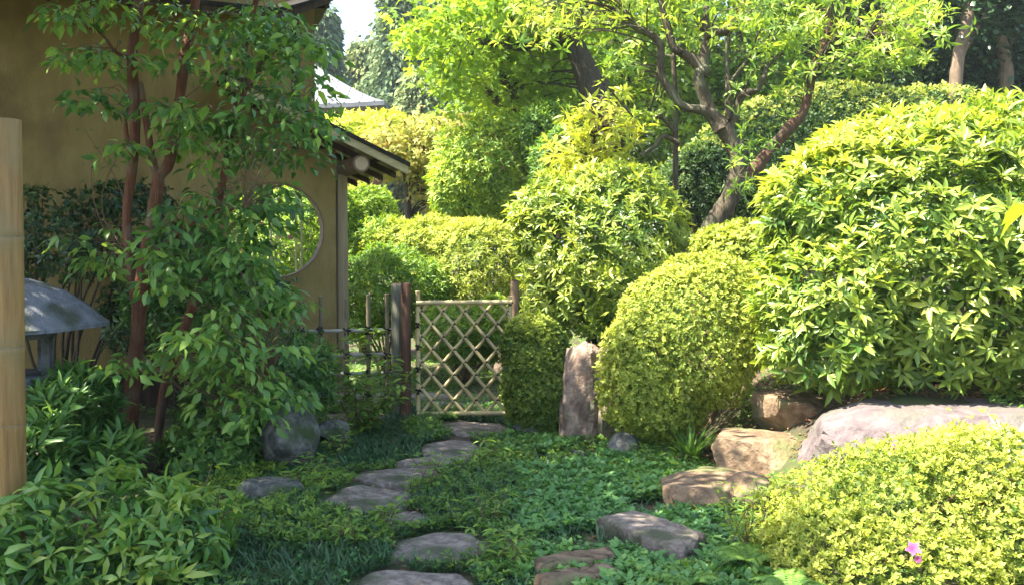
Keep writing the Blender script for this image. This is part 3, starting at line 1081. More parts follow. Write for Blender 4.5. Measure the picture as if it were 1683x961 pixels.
def rk(u, v, D, ru, rv, depth, seed, mat, label, **k):
    return rock(P(u, v, D), (ru / F * D, depth, rv / F * D), seed, mat, label, **k)


rk(478, 722, 7.1, 48, 58, .26, 21, 'rock_grey', 'rounded mossy grey boulder at the foot of the left shrubs', cuts=6, cmin=.8)
rk(452, 812, 6.1, 60, 40, .22, 22, 'rock_grey', 'low flat bluish rock below the mossy boulder', flat=.5)
rk(548, 712, 7.9, 36, 22, .2, 23, 'rock_grey', 'dark low rock between the mossy boulder and the fence')
rk(962, 668, 8.05, 46, 172, .28, 24, 'rock_pink', 'tall upright pinkish rock right of the small round bush', lean=(.12, .1), cuts=6, cmin=.7, flat=.52, rough=.09)
rk(1004, 690, 7.9, 30, 50, .18, 34, 'rock_pink', 'small pinkish rock leaning on the tall upright rock', cuts=12)
rk(1028, 750, 7.3, 32, 42, .18, 25, 'rock_grey', 'small olive rounded rock below the clipped azalea dome', cuts=6)
rk(1002, 807, 6.7, 50, 24, .2, 26, 'rock_grey', 'low grey rock sunk in the leafy ground cover', flat=.6)
rk(950, 762, 7.3, 28, 22, .14, 27, 'rock_grey', 'tiny dark rock left of the low sunk grey rock')
rk(1160, 826, 6.05, 108, 74, .40, 28, 'rock_tan', 'flat topped tan rock half in shade at the path edge', cuts=9, flat=.55, cmin=.62)
rk(1245, 758, 6.75, 92, 80, .42, 29, 'rock_tan', 'blocky tan rock between the azalea dome and the purple slab', cuts=10, flat=.55, cmin=.62)
rk(1322, 684, 7.1, 84, 74, .4, 30, 'rock_tan', 'sunlit tan rock under the left edge of the big rhododendron', cuts=12, flat=.45)
rk(1545, 722, 6.25, 262, 104, .78, 31, 'rock_purple', 'long low purplish rock slab below the big rhododendron', cuts=9, flat=.62, cmin=.6)
rk(1232, 806, 5.8, 46, 30, .2, 32, 'rock_tan', 'small tan rock tucked behind the flowering azalea')
rk(830, 606, 12.6, 22, 30, .2, 33, 'rock_pink', 'sunlit pinkish rock seen through the right of the gate lattice')
rk(872, 700, 8.2, 38, 26, .2, 35, 'rock_grey', 'dark rock in the shade under the small round bush')

# ------------------------------------------------------------------ clipped shrubs
AZ = 'clipped azalea bushes'
LAN2 = T_lance(.30, .14)
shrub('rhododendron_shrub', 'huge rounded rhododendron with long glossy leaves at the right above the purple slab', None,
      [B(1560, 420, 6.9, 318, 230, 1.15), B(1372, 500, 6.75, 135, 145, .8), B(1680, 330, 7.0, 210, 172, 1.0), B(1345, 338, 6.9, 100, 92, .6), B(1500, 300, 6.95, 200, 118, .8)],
      LAN2, 'l_rhodo', .100, 6200, 8, 101, depth=.2, lump=.055, freq=3.5, singles=300, up=.8, r0=.022, tbase=.30, new_lit_top=.75, stem_mat='bark_dark', inner=.5)
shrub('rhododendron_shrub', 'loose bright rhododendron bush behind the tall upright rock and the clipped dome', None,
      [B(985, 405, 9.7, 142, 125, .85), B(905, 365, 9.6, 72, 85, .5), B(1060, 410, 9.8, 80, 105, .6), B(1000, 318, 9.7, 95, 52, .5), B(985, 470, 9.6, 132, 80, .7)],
      LAN2, 'l_rhodo', .085, 4200, 7, 102, depth=.28, lump=.08, singles=300, up=.6, r0=.02, tbase=.45, new_lit_top=.6, stem_mat='bark_dark', inner=1.0)
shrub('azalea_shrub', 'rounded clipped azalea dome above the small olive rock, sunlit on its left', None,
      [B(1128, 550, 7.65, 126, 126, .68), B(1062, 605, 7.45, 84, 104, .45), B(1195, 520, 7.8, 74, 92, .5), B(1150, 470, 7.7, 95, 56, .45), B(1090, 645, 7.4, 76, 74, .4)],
      RHOMBW, 'l_azalea', .030, 19000, 5, 103, depth=.24, lump=.07, freq=5, up=.5, tbase=.45, new_lit_top=.7, group=AZ)
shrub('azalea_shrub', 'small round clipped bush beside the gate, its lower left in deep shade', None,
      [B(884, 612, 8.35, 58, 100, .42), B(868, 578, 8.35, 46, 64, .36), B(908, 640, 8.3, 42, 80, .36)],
      RHOMBW, 'l_azalea', .030, 12000, 5, 104, depth=.24, lump=.07, freq=6, up=.5, tbase=.12, new_lit_top=1.3, group=AZ, top=1)  # shade on the lower leaves and sun on top are put into the tint
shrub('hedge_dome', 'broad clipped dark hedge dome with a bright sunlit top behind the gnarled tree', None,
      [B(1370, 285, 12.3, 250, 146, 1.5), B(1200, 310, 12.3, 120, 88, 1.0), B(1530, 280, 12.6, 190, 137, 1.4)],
      RHOMBW, 'l_hedge', .055, 17000, 4, 105, depth=.12, lump=.025, freq=2.5, up=.6, tbase=.05, new_lit_top=1.7, r0=.04, cat='hedge', top=1)  # dark shaded front and sunlit top painted by leaf tint
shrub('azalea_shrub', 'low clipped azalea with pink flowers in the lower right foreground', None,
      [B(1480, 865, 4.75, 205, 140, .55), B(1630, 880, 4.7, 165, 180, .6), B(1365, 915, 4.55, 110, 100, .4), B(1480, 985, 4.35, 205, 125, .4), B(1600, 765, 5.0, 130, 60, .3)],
      T_rhomb(.5), 'l_azalea', .027, 19000, 6, 106, depth=.34, lump=.13, freq=5, singles=300, up=1.0, tbase=.55, new_lit_top=.55, group=AZ, jitter=.6)
for lab, c, r, sd in (('broad green shrub beyond the right edge beside the big rhododendron', (5.6, 8.2, 1.5), (1.3, 1.2, 1.2), 131), ('low green shrub beyond the right edge beside the flowering azalea', (4.3, 5.0, .9), (.9, .9, .75), 132)):
    shrub('garden_shrub', lab, None, [(np.array(c), r)], LAN2, 'l_rhodo', .11, 2200, 7, sd, depth=.2, lump=.1, up=.7, tbase=.35, new_lit_top=.6, stem_mat='bark_dark')
# shrubs beyond the gate
BG = 'shrubs beyond the gate'
_shrub = shrub


def shrub(*a, **k):
    k['lump'] = max(k.get('lump', .07), .12)
    return _shrub(*a, **k)

shrub('garden_shrub', 'dark green rounded bush right of the tea house column', P(635, 500, 12.6)[:2],
      [B(635, 470, 12.6, 82, 76, .7), B(588, 490, 12.4, 60, 75, .5), B(692, 485, 12.7, 58, 62, .5)], LANCE, 'l_green', .075, 4200, 6, 107, tbase=.25, new_lit_top=.5, group=BG, singles=0, depth=.25)
shrub('garden_shrub', 'bright low bush above the left half of the gate', P(770, 500, 13.2)[:2],
      [B(780, 440, 13.2, 82, 80, .8), B(715, 425, 13.6, 72, 70, .7), B(800, 390, 13.4, 55, 34, .5), B(650, 410, 14.2, 60, 45, .6)], LANCE, 'l_azalea', .075, 5200, 6, 108, tbase=.5, new_lit_top=.5, group=BG, depth=.25)
shrub('garden_shrub', 'low green bush seen through the gate lattice', P(765, 600, 11.6)[:2],
      [B(765, 548, 11.6, 75, 50, .6), B(812, 528, 11.8, 40, 40, .4)], LANCE, 'l_green', .07, 2000, 6, 109, tbase=.35, new_lit_top=.5, group=BG, depth=.25)
shrub('garden_shrub', 'tall bright leafy bush behind the loose rhododendron', P(810, 360, 15.5)[:2],
      [B(810, 280, 15.5, 98, 92, 1.1), B(765, 310, 15.3, 62, 66, .8), B(868, 250, 15.7, 62, 66, .8), B(850, 320, 15.2, 66, 60, .7)], LANCE, 'l_green', .10, 5200, 6, 110, tbase=.55, new_lit_top=.5, group=BG, depth=.3, lump=.1, freq=2.5)
shrub('garden_shrub', 'dark bush between the tall leafy bush and the yellowish sapling', P(905, 300, 15)[:2],
      [B(905, 225, 15, 60, 55, .9), B(930, 270, 14, 60, 60, .8)], LANCE, 'l_green', .10, 2200, 6, 111, tbase=.1, new_lit_top=.4, group=BG, depth=.3)
shrub('garden_shrub', 'pale yellowish mound of foliage under the temple roof', P(620, 290, 20)[:2],
      [B(612, 235, 20, 75, 50, 1.2), B(560, 250, 20, 60, 55, 1.2)], LANCE, 'l_yellow', .12, 3200, 6, 112, tbase=.35, new_lit_top=.5, group=BG, depth=.3)
shrub('garden_shrub', 'sunny bush seen through the round window', P(455, 460, 14.2)[:2],
      [B(450, 405, 14.2, 105, 90, .9), B(530, 360, 14.6, 70, 75, .8)], LANCE, 'l_green', .09, 3000, 6, 113, tbase=.4, new_lit_top=.5, group=BG, depth=.3)
shrub('garden_shrub', 'light green shrub just under the lower roof corner', P(600, 400, 14.5)[:2],
      [B(600, 345, 15, 52, 48, .8), B(625, 385, 14.6, 50, 34, .7)], LANCE, 'l_green', .085, 1900, 6, 114, tbase=.4, new_lit_top=.5, group=BG, depth=.4, lump=.15)
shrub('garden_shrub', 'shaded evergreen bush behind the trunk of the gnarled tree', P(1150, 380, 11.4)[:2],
      [B(1150, 300, 11.4, 60, 70, .6), B(1215, 330, 11.2, 60, 60, .6)], LANCE, 'l_hedge', .07, 2800, 6, 115, tbase=.1, new_lit_top=.5, group=BG, depth=.3)
shrub('garden_shrub', 'low bright clipped bush between the azalea dome and the big rhododendron', P(1225, 470, 8.9)[:2],
      [B(1225, 425, 9.0, 60, 60, .5), B(1180, 410, 9.3, 50, 38, .4)], RHOMBW, 'l_azalea', .05, 2600, 5, 116, tbase=.4, new_lit_top=.5, depth=.2)

shrub = _shrub
# flowers of the foreground azalea
def flower(root, p, size, seed):
    rng = np.random.default_rng(seed)
    f = thing('flower', p - abs_loc(root), None, None)
    f.parent = root
    me = None
    ax = norm(np.array([-.2, -.8, .55]) + rng.normal(size=3) * .2)
    h = norm(np.cross(ax, [0, 0, 1.0])); g = np.cross(ax, h)
    V0, T0 = T_lance(.72, .25, .05)
    for k in range(5):
        t = k / 5 * 6.283 + rng.random() * .3
        d = norm(np.cos(t) * h + np.sin(t) * g + .45 * ax)
        n = norm(ax - d * (ax @ d))
        Bm = basis(d[None], n[None])[0] * size
        if me is None:
            me = mesh_np('petal', V0, T0, np.array([.2, .4, .7, .9, .5, .7, .5, .7]), True)
            me.materials.append(M['petal'])
        o = bpy.data.objects.new('petal', me)
        o.parent = f
        o.matrix_basis = Matrix(Bm.tolist()).to_4x4()
        COL.objects.link(o)
az = [o for o in COL.objects if o.get('label', '').startswith('low clipped azalea with pink')][0]
for u, v, D, s, k in ((1501, 902, 4.02, .036, 1), (1471, 736, 4.62, .026, 2), (1392, 658, 5.5, .02, 3)):
    if v < 700: continue
    flower(az, P(u, v, D), s, k)
for u, v, D, s, k in ((1592, 808, 4.4, .010, 5), (1508, 918, 4.0, .02, 6)):
    flower(az, P(u, v, D), s, k)

# ------------------------------------------------------------------ the slender reddish tree at the left
def slender_tree():
    D = 7.5
    base = P(222, 738, D); base[2] = 0
    root = thing('slender_tree', base, 'slender tree with several reddish stems and layered leaves in front of the tea house', 'tree')
    nodes_ = []
    def limb(spec, name, seed, mat='bark_red'):
        pts, r = branch_pts(spec)
        MB().tube(pts, r, 9, sub=5, seed=seed, rough=.05).build(name, M[mat], root, True)
        nodes_.extend(sample_poly(pts))
    limb([(216, 760, D, 13), (215, 690, D, 12.5), (221, 600, D, 12), (228, 535, D, 12), (231, 480, D, 13)], 'trunk', 1)
    limb([(224, 495, D, 9), (216, 450, D, 8), (211, 400, D, 7.5), (208, 355, D, 7), (213, 310, D, 8), (219, 262, D, 8), (222, 210, D, 9), (219, 140, D, 9), (218, 80, D, 8.5), (227, 20, D, 8), (232, -60, D, 7), (240, -200, D, 5), (225, -330, D, 2)], 'stem', 2)
    limb([(214, 245, D, 5), (207, 215, D, 3.5), (208, 180, D, 3), (216, 150, D, 3)], 'stem', 3)
    limb([(231, 490, D, 13), (238, 430, D, 11.5), (249, 370, D, 10.5), (258, 315, D, 10), (261, 286, D, 10)], 'stem', 4)
    limb([(258, 292, D, 6.5), (249, 255, D, 6), (243, 215, D, 6), (236, 170, D, 5.5), (231, 135, D, 4)], 'stem', 5)
    limb([(262, 290, D, 9), (278, 268, D, 9), (288, 215, D, 9), (296, 160, D, 8.5), (303, 100, D, 8), (313, 45, D, 7.5), (322, 0, D, 7), (345, -110, D, 6), (350, -260, D, 3)], 'stem', 6)
    D3 = 7.75
    limb([(258, 745, D3, 7), (263, 690, D3, 7.5), (275, 620, D3, 8), (300, 548, D3, 8), (325, 480, D3, 7.5), (344, 430, D3, 6.5), (354, 360, D3, 6), (368, 290, D3, 6), (380, 220, D3, 6.5), (395, 160, D3, 7), (408, 130, D3, 6), (402, 80, D3, 5), (430, -40, D3, 4), (440, -170, D3, 2)], 'stem', 7)
    limb([(398, 150, D3, 5), (418, 120, D3, 4.5), (440, 95, D3, 4), (470, 60, D3, 3)], 'stem', 8)
    limb([(300, 800, 6.9, 3), (335, 745, 6.9, 3.2), (385, 675, 6.9, 3), (425, 630, 6.9, 2.5), (450, 600, 6.9, 2)], 'stem', 9)
    limb([(236, 440, D, 4), (275, 400, D - .2, 3), (330, 360, D - .3, 2.5), (400, 340, D - .4, 2)], 'branch', 10)
    limb([(222, 100, D, 4), (190, 85, D - .2, 3), (165, 55, D - .3, 2), (120, 40, D - .4, 1.5)], 'branch', 11)
    rng = np.random.default_rng(5)
    C, R, T = [], [], []
    def spray(u, v, ru, rv, D0, dd, n, r=.22, tint=.35):
        for _ in range(n):
            t = rng.uniform(0, 6.28); q = math.sqrt(rng.random())
            C.append(P(u + ru * q * math.cos(t), v + rv * q * math.sin(t), D0 + rng.normal() * dd)); R.append(r * rng.uniform(.7, 1.25)); T.append(tint + rng.normal() * .12)
    # sprays where the photo shows them: (centre, half sizes, distance ...)
    spray(150, 12, 75, 22, 7.2, .3, 9, .2, .5)
    spray(130, 95, 35, 22, 7.2, .2, 5, .16, .6)
    spray(150, 90, 50, 14, 7.1, .2, 4, .15, .45)
    spray(155, 160, 38, 16, 7.0, .1, 5, .15, .25)
    spray(265, 30, 60, 40, 7.3, .3, 9, .2, .6)
    spray(262, 95, 50, 30, 7.3, .2, 5, .17, .6)
    spray(262, 165, 50, 14, 7.0, .15, 5, .16, .4)
    spray(400, 30, 100, 40, 7.4, .4, 22, .24, .4)
    spray(430, 95, 95, 45, 7.5, .4, 26, .24, .3)
    spray(500, 70, 45, 25, 7.3, .3, 7, .2, .45)
    spray(425, 180, 105, 45, 7.6, .4, 24, .24, .3)
    spray(520, 180, 35, 40, 7.3, .3, 8, .17, .35)
    spray(340, 230, 50, 55, 7.5, .3, 14, .2, .45)
    spray(450, 250, 75, 30, 7.6, .3, 15, .22, .2)
    spray(400, 320, 75, 40, 7.4, .4, 19, .22, .25)
    spray(285, 215, 30, 30, 7.5, .2, 5, .14, .6)
    spray(200, 245, 25, 15, 7.2, .15, 3, .13, .6)
    spray(300, 375, 60, 40, 7.2, .3, 14, .19, .3)
    spray(370, 420, 80, 40, 7.2, .4, 20, .22, .25)
    spray(250, 440, 50, 40, 7.1, .3, 11, .18, .4)
    spray(160, 400, 50, 40, 7.8, .3, 9, .18, .45)
    spray(420, 500, 75, 45, 7.0, .35, 22, .2, .4)
    spray(470, 480, 40, 30, 7.0, .3, 8, .17, .5)
    spray(330, 590, 60, 36, 6.8, .3, 11, .19, .5)
    spray(420, 580, 65, 45, 6.9, .3, 16, .19, .45)
    spray(455, 640, 45, 35, 6.9, .2, 9, .16, .5)
    spray(385, 660, 55, 42, 6.8, .3, 11, .18, .45)
    spray(290, 560, 20, 20, 6.4, .1, 3, .14, .5)
    spray(195, 590, 30, 28, 6.2, .08, 4, .13, .5)
    spray(320, 545, 35, 14, 6.3, .1, 4, .12, .75)
    spray(418, 385, 32, 55, 7.4, .2, 12, .18, .35)
    spray(455, 318, 35, 18, 7.4, .2, 6, .17, .4)
    # crown above the frame
    for _ in range(300):
        x, y, z = rng.uniform(-5.2, -1.25), rng.uniform(3.4, 8.8), rng.uniform(3.4, 5.6)
        if z < 1.7 + .275 * y + .3 or (x > -2.0 and y > 6.9): continue
        C.append(np.array([x, y, z])); R.append(.42); T.append(.3)
    for _ in range(130):  # unseen clumps added to shade the path
        C.append(np.array([rng.uniform(-2.6, -1.2), rng.uniform(3.4, 6.9), rng.uniform(3.95, 4.9)])); R.append(.42); T.append(.3)
    for _ in range(40):  # unseen clumps added to shade the small round bush
        C.append(np.array([rng.uniform(-2.6, -2.0), rng.uniform(7.0, 8.3), rng.uniform(4.35, 5.1)])); R.append(.42); T.append(.3)
    C = np.array(C); R = np.array(R); T = np.array(T)
    L = Leaves()
    low = C[:, 2] < 4.2
    clumps(L, C[low], R[low], 16, .10, rng, droop=.42, flat=.13, tint=T[low], tilt=.42, tj=.24)
    clumps(L, C[~low], R[~low], 34, .15, rng, droop=.4, flat=.3, tint=T[~low], tilt=.4)
    L.build(root, OVATE, M['l_shade'], 300, seed=3, cell=11)
    twigs_to(root, C, nodes_, M['twig'], 8, r=.0045, maxlen=1.3)
    L2 = None
slender_tree()

# ------------------------------------------------------------------ shaded plants at the left
shrub('evergreen_shrub', 'dark gnarled evergreen bush against the ochre wall behind the lantern', P(110, 600, 8.7)[:2],
      [B(100, 385, 8.7, 85, 72, .35), B(60, 350, 8.6, 60, 50, .3), B(210, 330, 8.8, 80, 36, .3)], OVATE, 'l_dark', .06, 1100, 6, 201, depth=.5, lump=.2, singles=200, tbase=.45, new_lit_top=.3, stem_mat='bark_dark', r0=.02, inner=.1)
shrub('evergreen_shrub', 'leafy shrub with upright leaf whorls below the stone lantern', G(150, 770, 0)[:2],
      [B(125, 670, 6.6, 78, 68, .4), B(180, 740, 6.5, 52, 50, .3), B(80, 730, 6.3, 60, 60, .35)], LANCE_N, 'l_shade', .14, 330, 9, 202, depth=.3, lump=.1, singles=300, up=1.0, tbase=.2, new_lit_top=.3, spread=(35, 75))
shrub('foreground_shrub', 'lush bush of drooping olive leaves in the lower left foreground', G(180, 1000, 0)[:2],
      [B(190, 905, 4.75, 185, 118, .5), B(70, 900, 4.6, 115, 105, .45), B(300, 900, 4.7, 85, 100, .4), B(190, 1010, 4.5, 240, 100, .5)], DROOP, 'l_olive', .10, 1250, 6, 203, depth=.32, lump=.17, freq=6, singles=300, up=.2, tbase=.3, new_lit_top=.6, spread=(60, 135), jitter=.7)
shrub('evergreen_shrub', 'dark leafy bush at the foot of the wall behind the slender tree', G(420, 740, 0)[:2],
      [B(430, 610, 7.7, 90, 70, .4), B(500, 615, 7.9, 52, 62, .35), B(365, 670, 7.7, 70, 60, .35), B(300, 500, 8.4, 110, 60, .3)], LANCE, 'l_shade', .085, 1500, 6, 204, depth=.35, lump=.15, singles=250, tbase=.2, new_lit_top=.35)
shrub('evergreen_shrub', 'low dark shrub against the skirt boards left of the round window', P(380, 560, 9)[:2],
      [B(390, 490, 9.2, 90, 65, .3), B(300, 420, 9, 90, 50, .3), B(250, 520, 8.8, 90, 70, .3)], LANCE, 'l_dark', .085, 1300, 6, 205, depth=.4, lump=.2, singles=150, tbase=.4, new_lit_top=.3)


shrub('evergreen_shrub', 'low leafy plant filling the gap between the reddish stems and the mossy boulder', None,
      [B(375, 735, 6.95, 52, 46, .22), B(320, 742, 6.9, 44, 36, .2)], OVATE, 'l_shade', .075, 420, 6, 206, depth=.35, lump=.2, singles=150, tbase=.3, new_lit_top=.3)


def sapling(name, label, base, tops, leaf, tmpl, mat, seed, k=5, levels=6, tint=.5, r=.006, group=None, droop=.4, bend=.08, cat='plant', lo=.25):
    """thin upright stems with leaves in tiers"""
    rng = np.random.default_rng(seed)
    base = np.asarray(base, float)
    root = thing(name, base, label, cat, group)
    L = Leaves()
    for t in tops:
        b = base + np.append(rng.normal(size=2) * .04, -.02)
        mid = (b + t) / 2 + rng.normal(size=3) * bend * np.linalg.norm(t - b)
        MB().tube([b, mid, t], [r, r * .8, r * .4], 6, sub=4).build('stem', M['twig'], root, True)
        for q in np.linspace(lo, 1, levels):
            p = b * (1 - q) ** 2 + 2 * q * (1 - q) * (2 * mid - (b + t) / 2) + t * q * q
            th = rng.uniform(0, 6.28) + np.arange(k) * 6.283 / k + rng.normal(size=k) * .3
            al = rng.uniform(-.2, .6, k)
            d = np.stack([np.cos(th), np.sin(th), al - droop * .3], 1)
            n = np.stack([-np.cos(th) * .2, -np.sin(th) * .2, np.ones(k)], 1) + rng.normal(size=(k, 3)) * .25
            L.add(np.repeat(p[None], k, 0) + d * leaf * rng.uniform(.1, .6, (k, 1)), d, n, leaf * rng.uniform(.65, 1.15, k), tint + rng.normal(size=k) * .15)
    L.build(root, tmpl, M[mat], 300, seed=seed, cell=3)
    return root


YP = 'young plants along the path'
sapling('young_plant', 'young light green plant growing in front of the bamboo fence', G(590, 712, 0), [P(572, 560, 8.5), P(612, 540, 8.6), P(640, 590, 8.4), P(548, 600, 8.4), P(672, 615, 8.3), P(600, 620, 8.1), P(655, 655, 8.2)], .095, OVATE, 'l_green', 301, k=8, levels=13, tint=.4, lo=.1)
sapling('young_plant', 'tall thin seedling with sparse bluish leaves against the ochre wall', P(200, 420, 8.2), [P(222, 206, 8.1), P(140, 215, 8.1), P(150, 250, 8.2)], .07, OVATE, 'l_shade', 302, k=3, levels=6, tint=.35, lo=.3)
sapling('young_plant', 'upright seedling with pale leaves sticking out right of the foreground bush', P(330, 900, 4.9), [P(348, 765, 4.8), P(385, 835, 4.7), P(362, 800, 4.8)], .10, LANCE, 'l_green', 303, k=4, levels=2, tint=.6, lo=.75)
for i, (u, v, s, n, lab) in enumerate([
        (590, 695, .075, 6, 'bright green clump of leaves at the foot of the bamboo fence'),
        (560, 745, .07, 6, 'light green clump of leaves right of the mossy boulder'),
        (520, 790, .075, 7, 'light green clump left of the long flat stepping stone'),
        (480, 815, .07, 6, 'fresh green clump beside the low flat bluish rock'),
        (615, 870, .07, 6, 'bright clump in front of the pointed stepping stone'),
        (790, 770, .08, 7, 'broad leaved clump right of the narrow stepping stone'),
        (780, 860, .07, 6, 'leafy clump behind the broad stepping stone'),
        (560, 900, .065, 6, 'small light green clump left of the broad stepping stone'),
        (700, 800, .065, 6, 'leafy clump right of the wide dark stepping stone'),
        (1090, 770, .07, 6, 'green clump in front of the shaded tan rock'),
        (830, 930, .07, 7, 'green clump between the broad stepping stone and the tan slabs')]):
    b = G(u, v, 0)
    rng = np.random.default_rng(400 + i)
    tops = [b + np.array([rng.normal() * .11, rng.normal() * .10, rng.uniform(.09, .2)]) for _ in range(n)]
    sapling('leafy_clump', lab, b, tops, s, LANCE, 'l_green', 420 + i, k=5, levels=3, tint=.45, group='leafy clumps along the path', r=.004, lo=.45)


def fern(label, base, n, length, seed, group=None):
    rng = np.random.default_rng(seed)
    base = np.asarray(base, float)
    root = thing('fern', base, label, 'fern', group)
    for i in range(n):
        th = rng.uniform(0, 6.28); ln = length * rng.uniform(.7, 1.15)
        out = np.array([math.cos(th), math.sin(th), 0])
        L = Leaves()
        t = np.linspace(.12, 1, 17)
        pts = base + out * (ln * .9 * t)[:, None] + UP * (ln * (1.0 * t - .85 * t * t))[:, None]
        tan = norm(np.gradient(pts, axis=0))
        side = np.array([-out[1], out[0], 0])
        w = ln * .23 * np.sin(np.pi * (.12 + .88 * t) ** .75) + .008
        for sg in (1, -1):
            d = side * sg + tan * .45 + np.array([0, 0, -.15])
            L.add(pts, d, np.cross(tan, side * 1.0) * np.sign(np.cross(tan, side)[:, 2:3] + 1e-9) + rng.normal(size=(17, 3)) * .12, w, .5 + rng.normal(size=17) * .12 + (.1 if i % 2 else -.1))
        o = L.build(root, T_lance(.26, .15, .02), M['l_fern'], 0, name='frond', seed=i)
        del o['kind']
FG = 'ferns at the right of the path'
fern('light green fern at the lower right beside the raised grey slab', G(1232, 925, .06), 18, .21, 501, FG)
fern('light green fern at the bottom edge under the flowering azalea', G(1300, 975, .1), 14, .2, 502, FG)
fern('fern at the bottom edge between the tan slabs and the azalea', G(1130, 960, .03), 14, .17, 503, FG)


def grass_tuft(label, base, n, ln, mat, seed, w=1.0, name='grass_tuft', tint=.5, spread=.5):
    rng = np.random.default_rng(seed)
    root = thing(name, base, label, 'grass')
    L = Leaves()
    th = rng.uniform(0, 6.28, n); q = rng.uniform(0.1, spread, n)
    d = np.stack([np.cos(th) * q, np.sin(th) * q, np.ones(n)], 1)
    nn = np.stack([np.cos(th), np.sin(th), -q], 1) * -1
    p = np.asarray(base) + np.stack([np.cos(th), np.sin(th), 0 * th], 1) * rng.uniform(0, .07, (n, 1))
    L.add(p, d, nn, ln * rng.uniform(.6, 1.15, n), tint + rng.normal(size=n) * .2)
    V0, T0 = BLADE
    V1 = V0.copy(); V1[:, 1] *= w
    L.build(root, (V1, T0), M[mat], min(n, 200), name='blades', leaf='blade', seed=seed, cell=2)
grass_tuft('spiky dark grass tuft below the right side of the azalea dome', P(1135, 745, 7.0), 90, .26, 'l_fern', 511, .8, tint=.2, spread=1.0)
grass_tuft('pale striped bamboo grass at the right edge above the flowering azalea', P(1660, 765, 4.75), 26, .3, 'l_variegated', 512, 1.6, name='bamboo_grass', spread=1.4)


sapling('young_plant', 'single shoot with large lime leaves hanging in at the right edge before the big rhododendron', P(1760, 900, 3.6), [P(1725, 330, 3.6)], .15, T_lance(.36, .3), 'l_green', 305, k=7, levels=4, tint=.75, lo=.6, droop=1.6)
for i, (u, v, lab) in enumerate([(1262, 870, 'loose sprig of reddish stems at the left edge of the flowering azalea'), (1225, 855, 'thin upright sprig between the raised grey slab and the flowering azalea')]):
    b = G(u, v + 40, .05)
    rng = np.random.default_rng(440 + i)
    sapling('sprig', lab, b, [b + np.array([rng.normal() * .13, rng.normal() * .08, rng.uniform(.2, .42)]) for _ in range(9)], .05, LANCE, 'l_green', 450 + i, k=4, levels=6, tint=.6, r=.003, lo=.3)

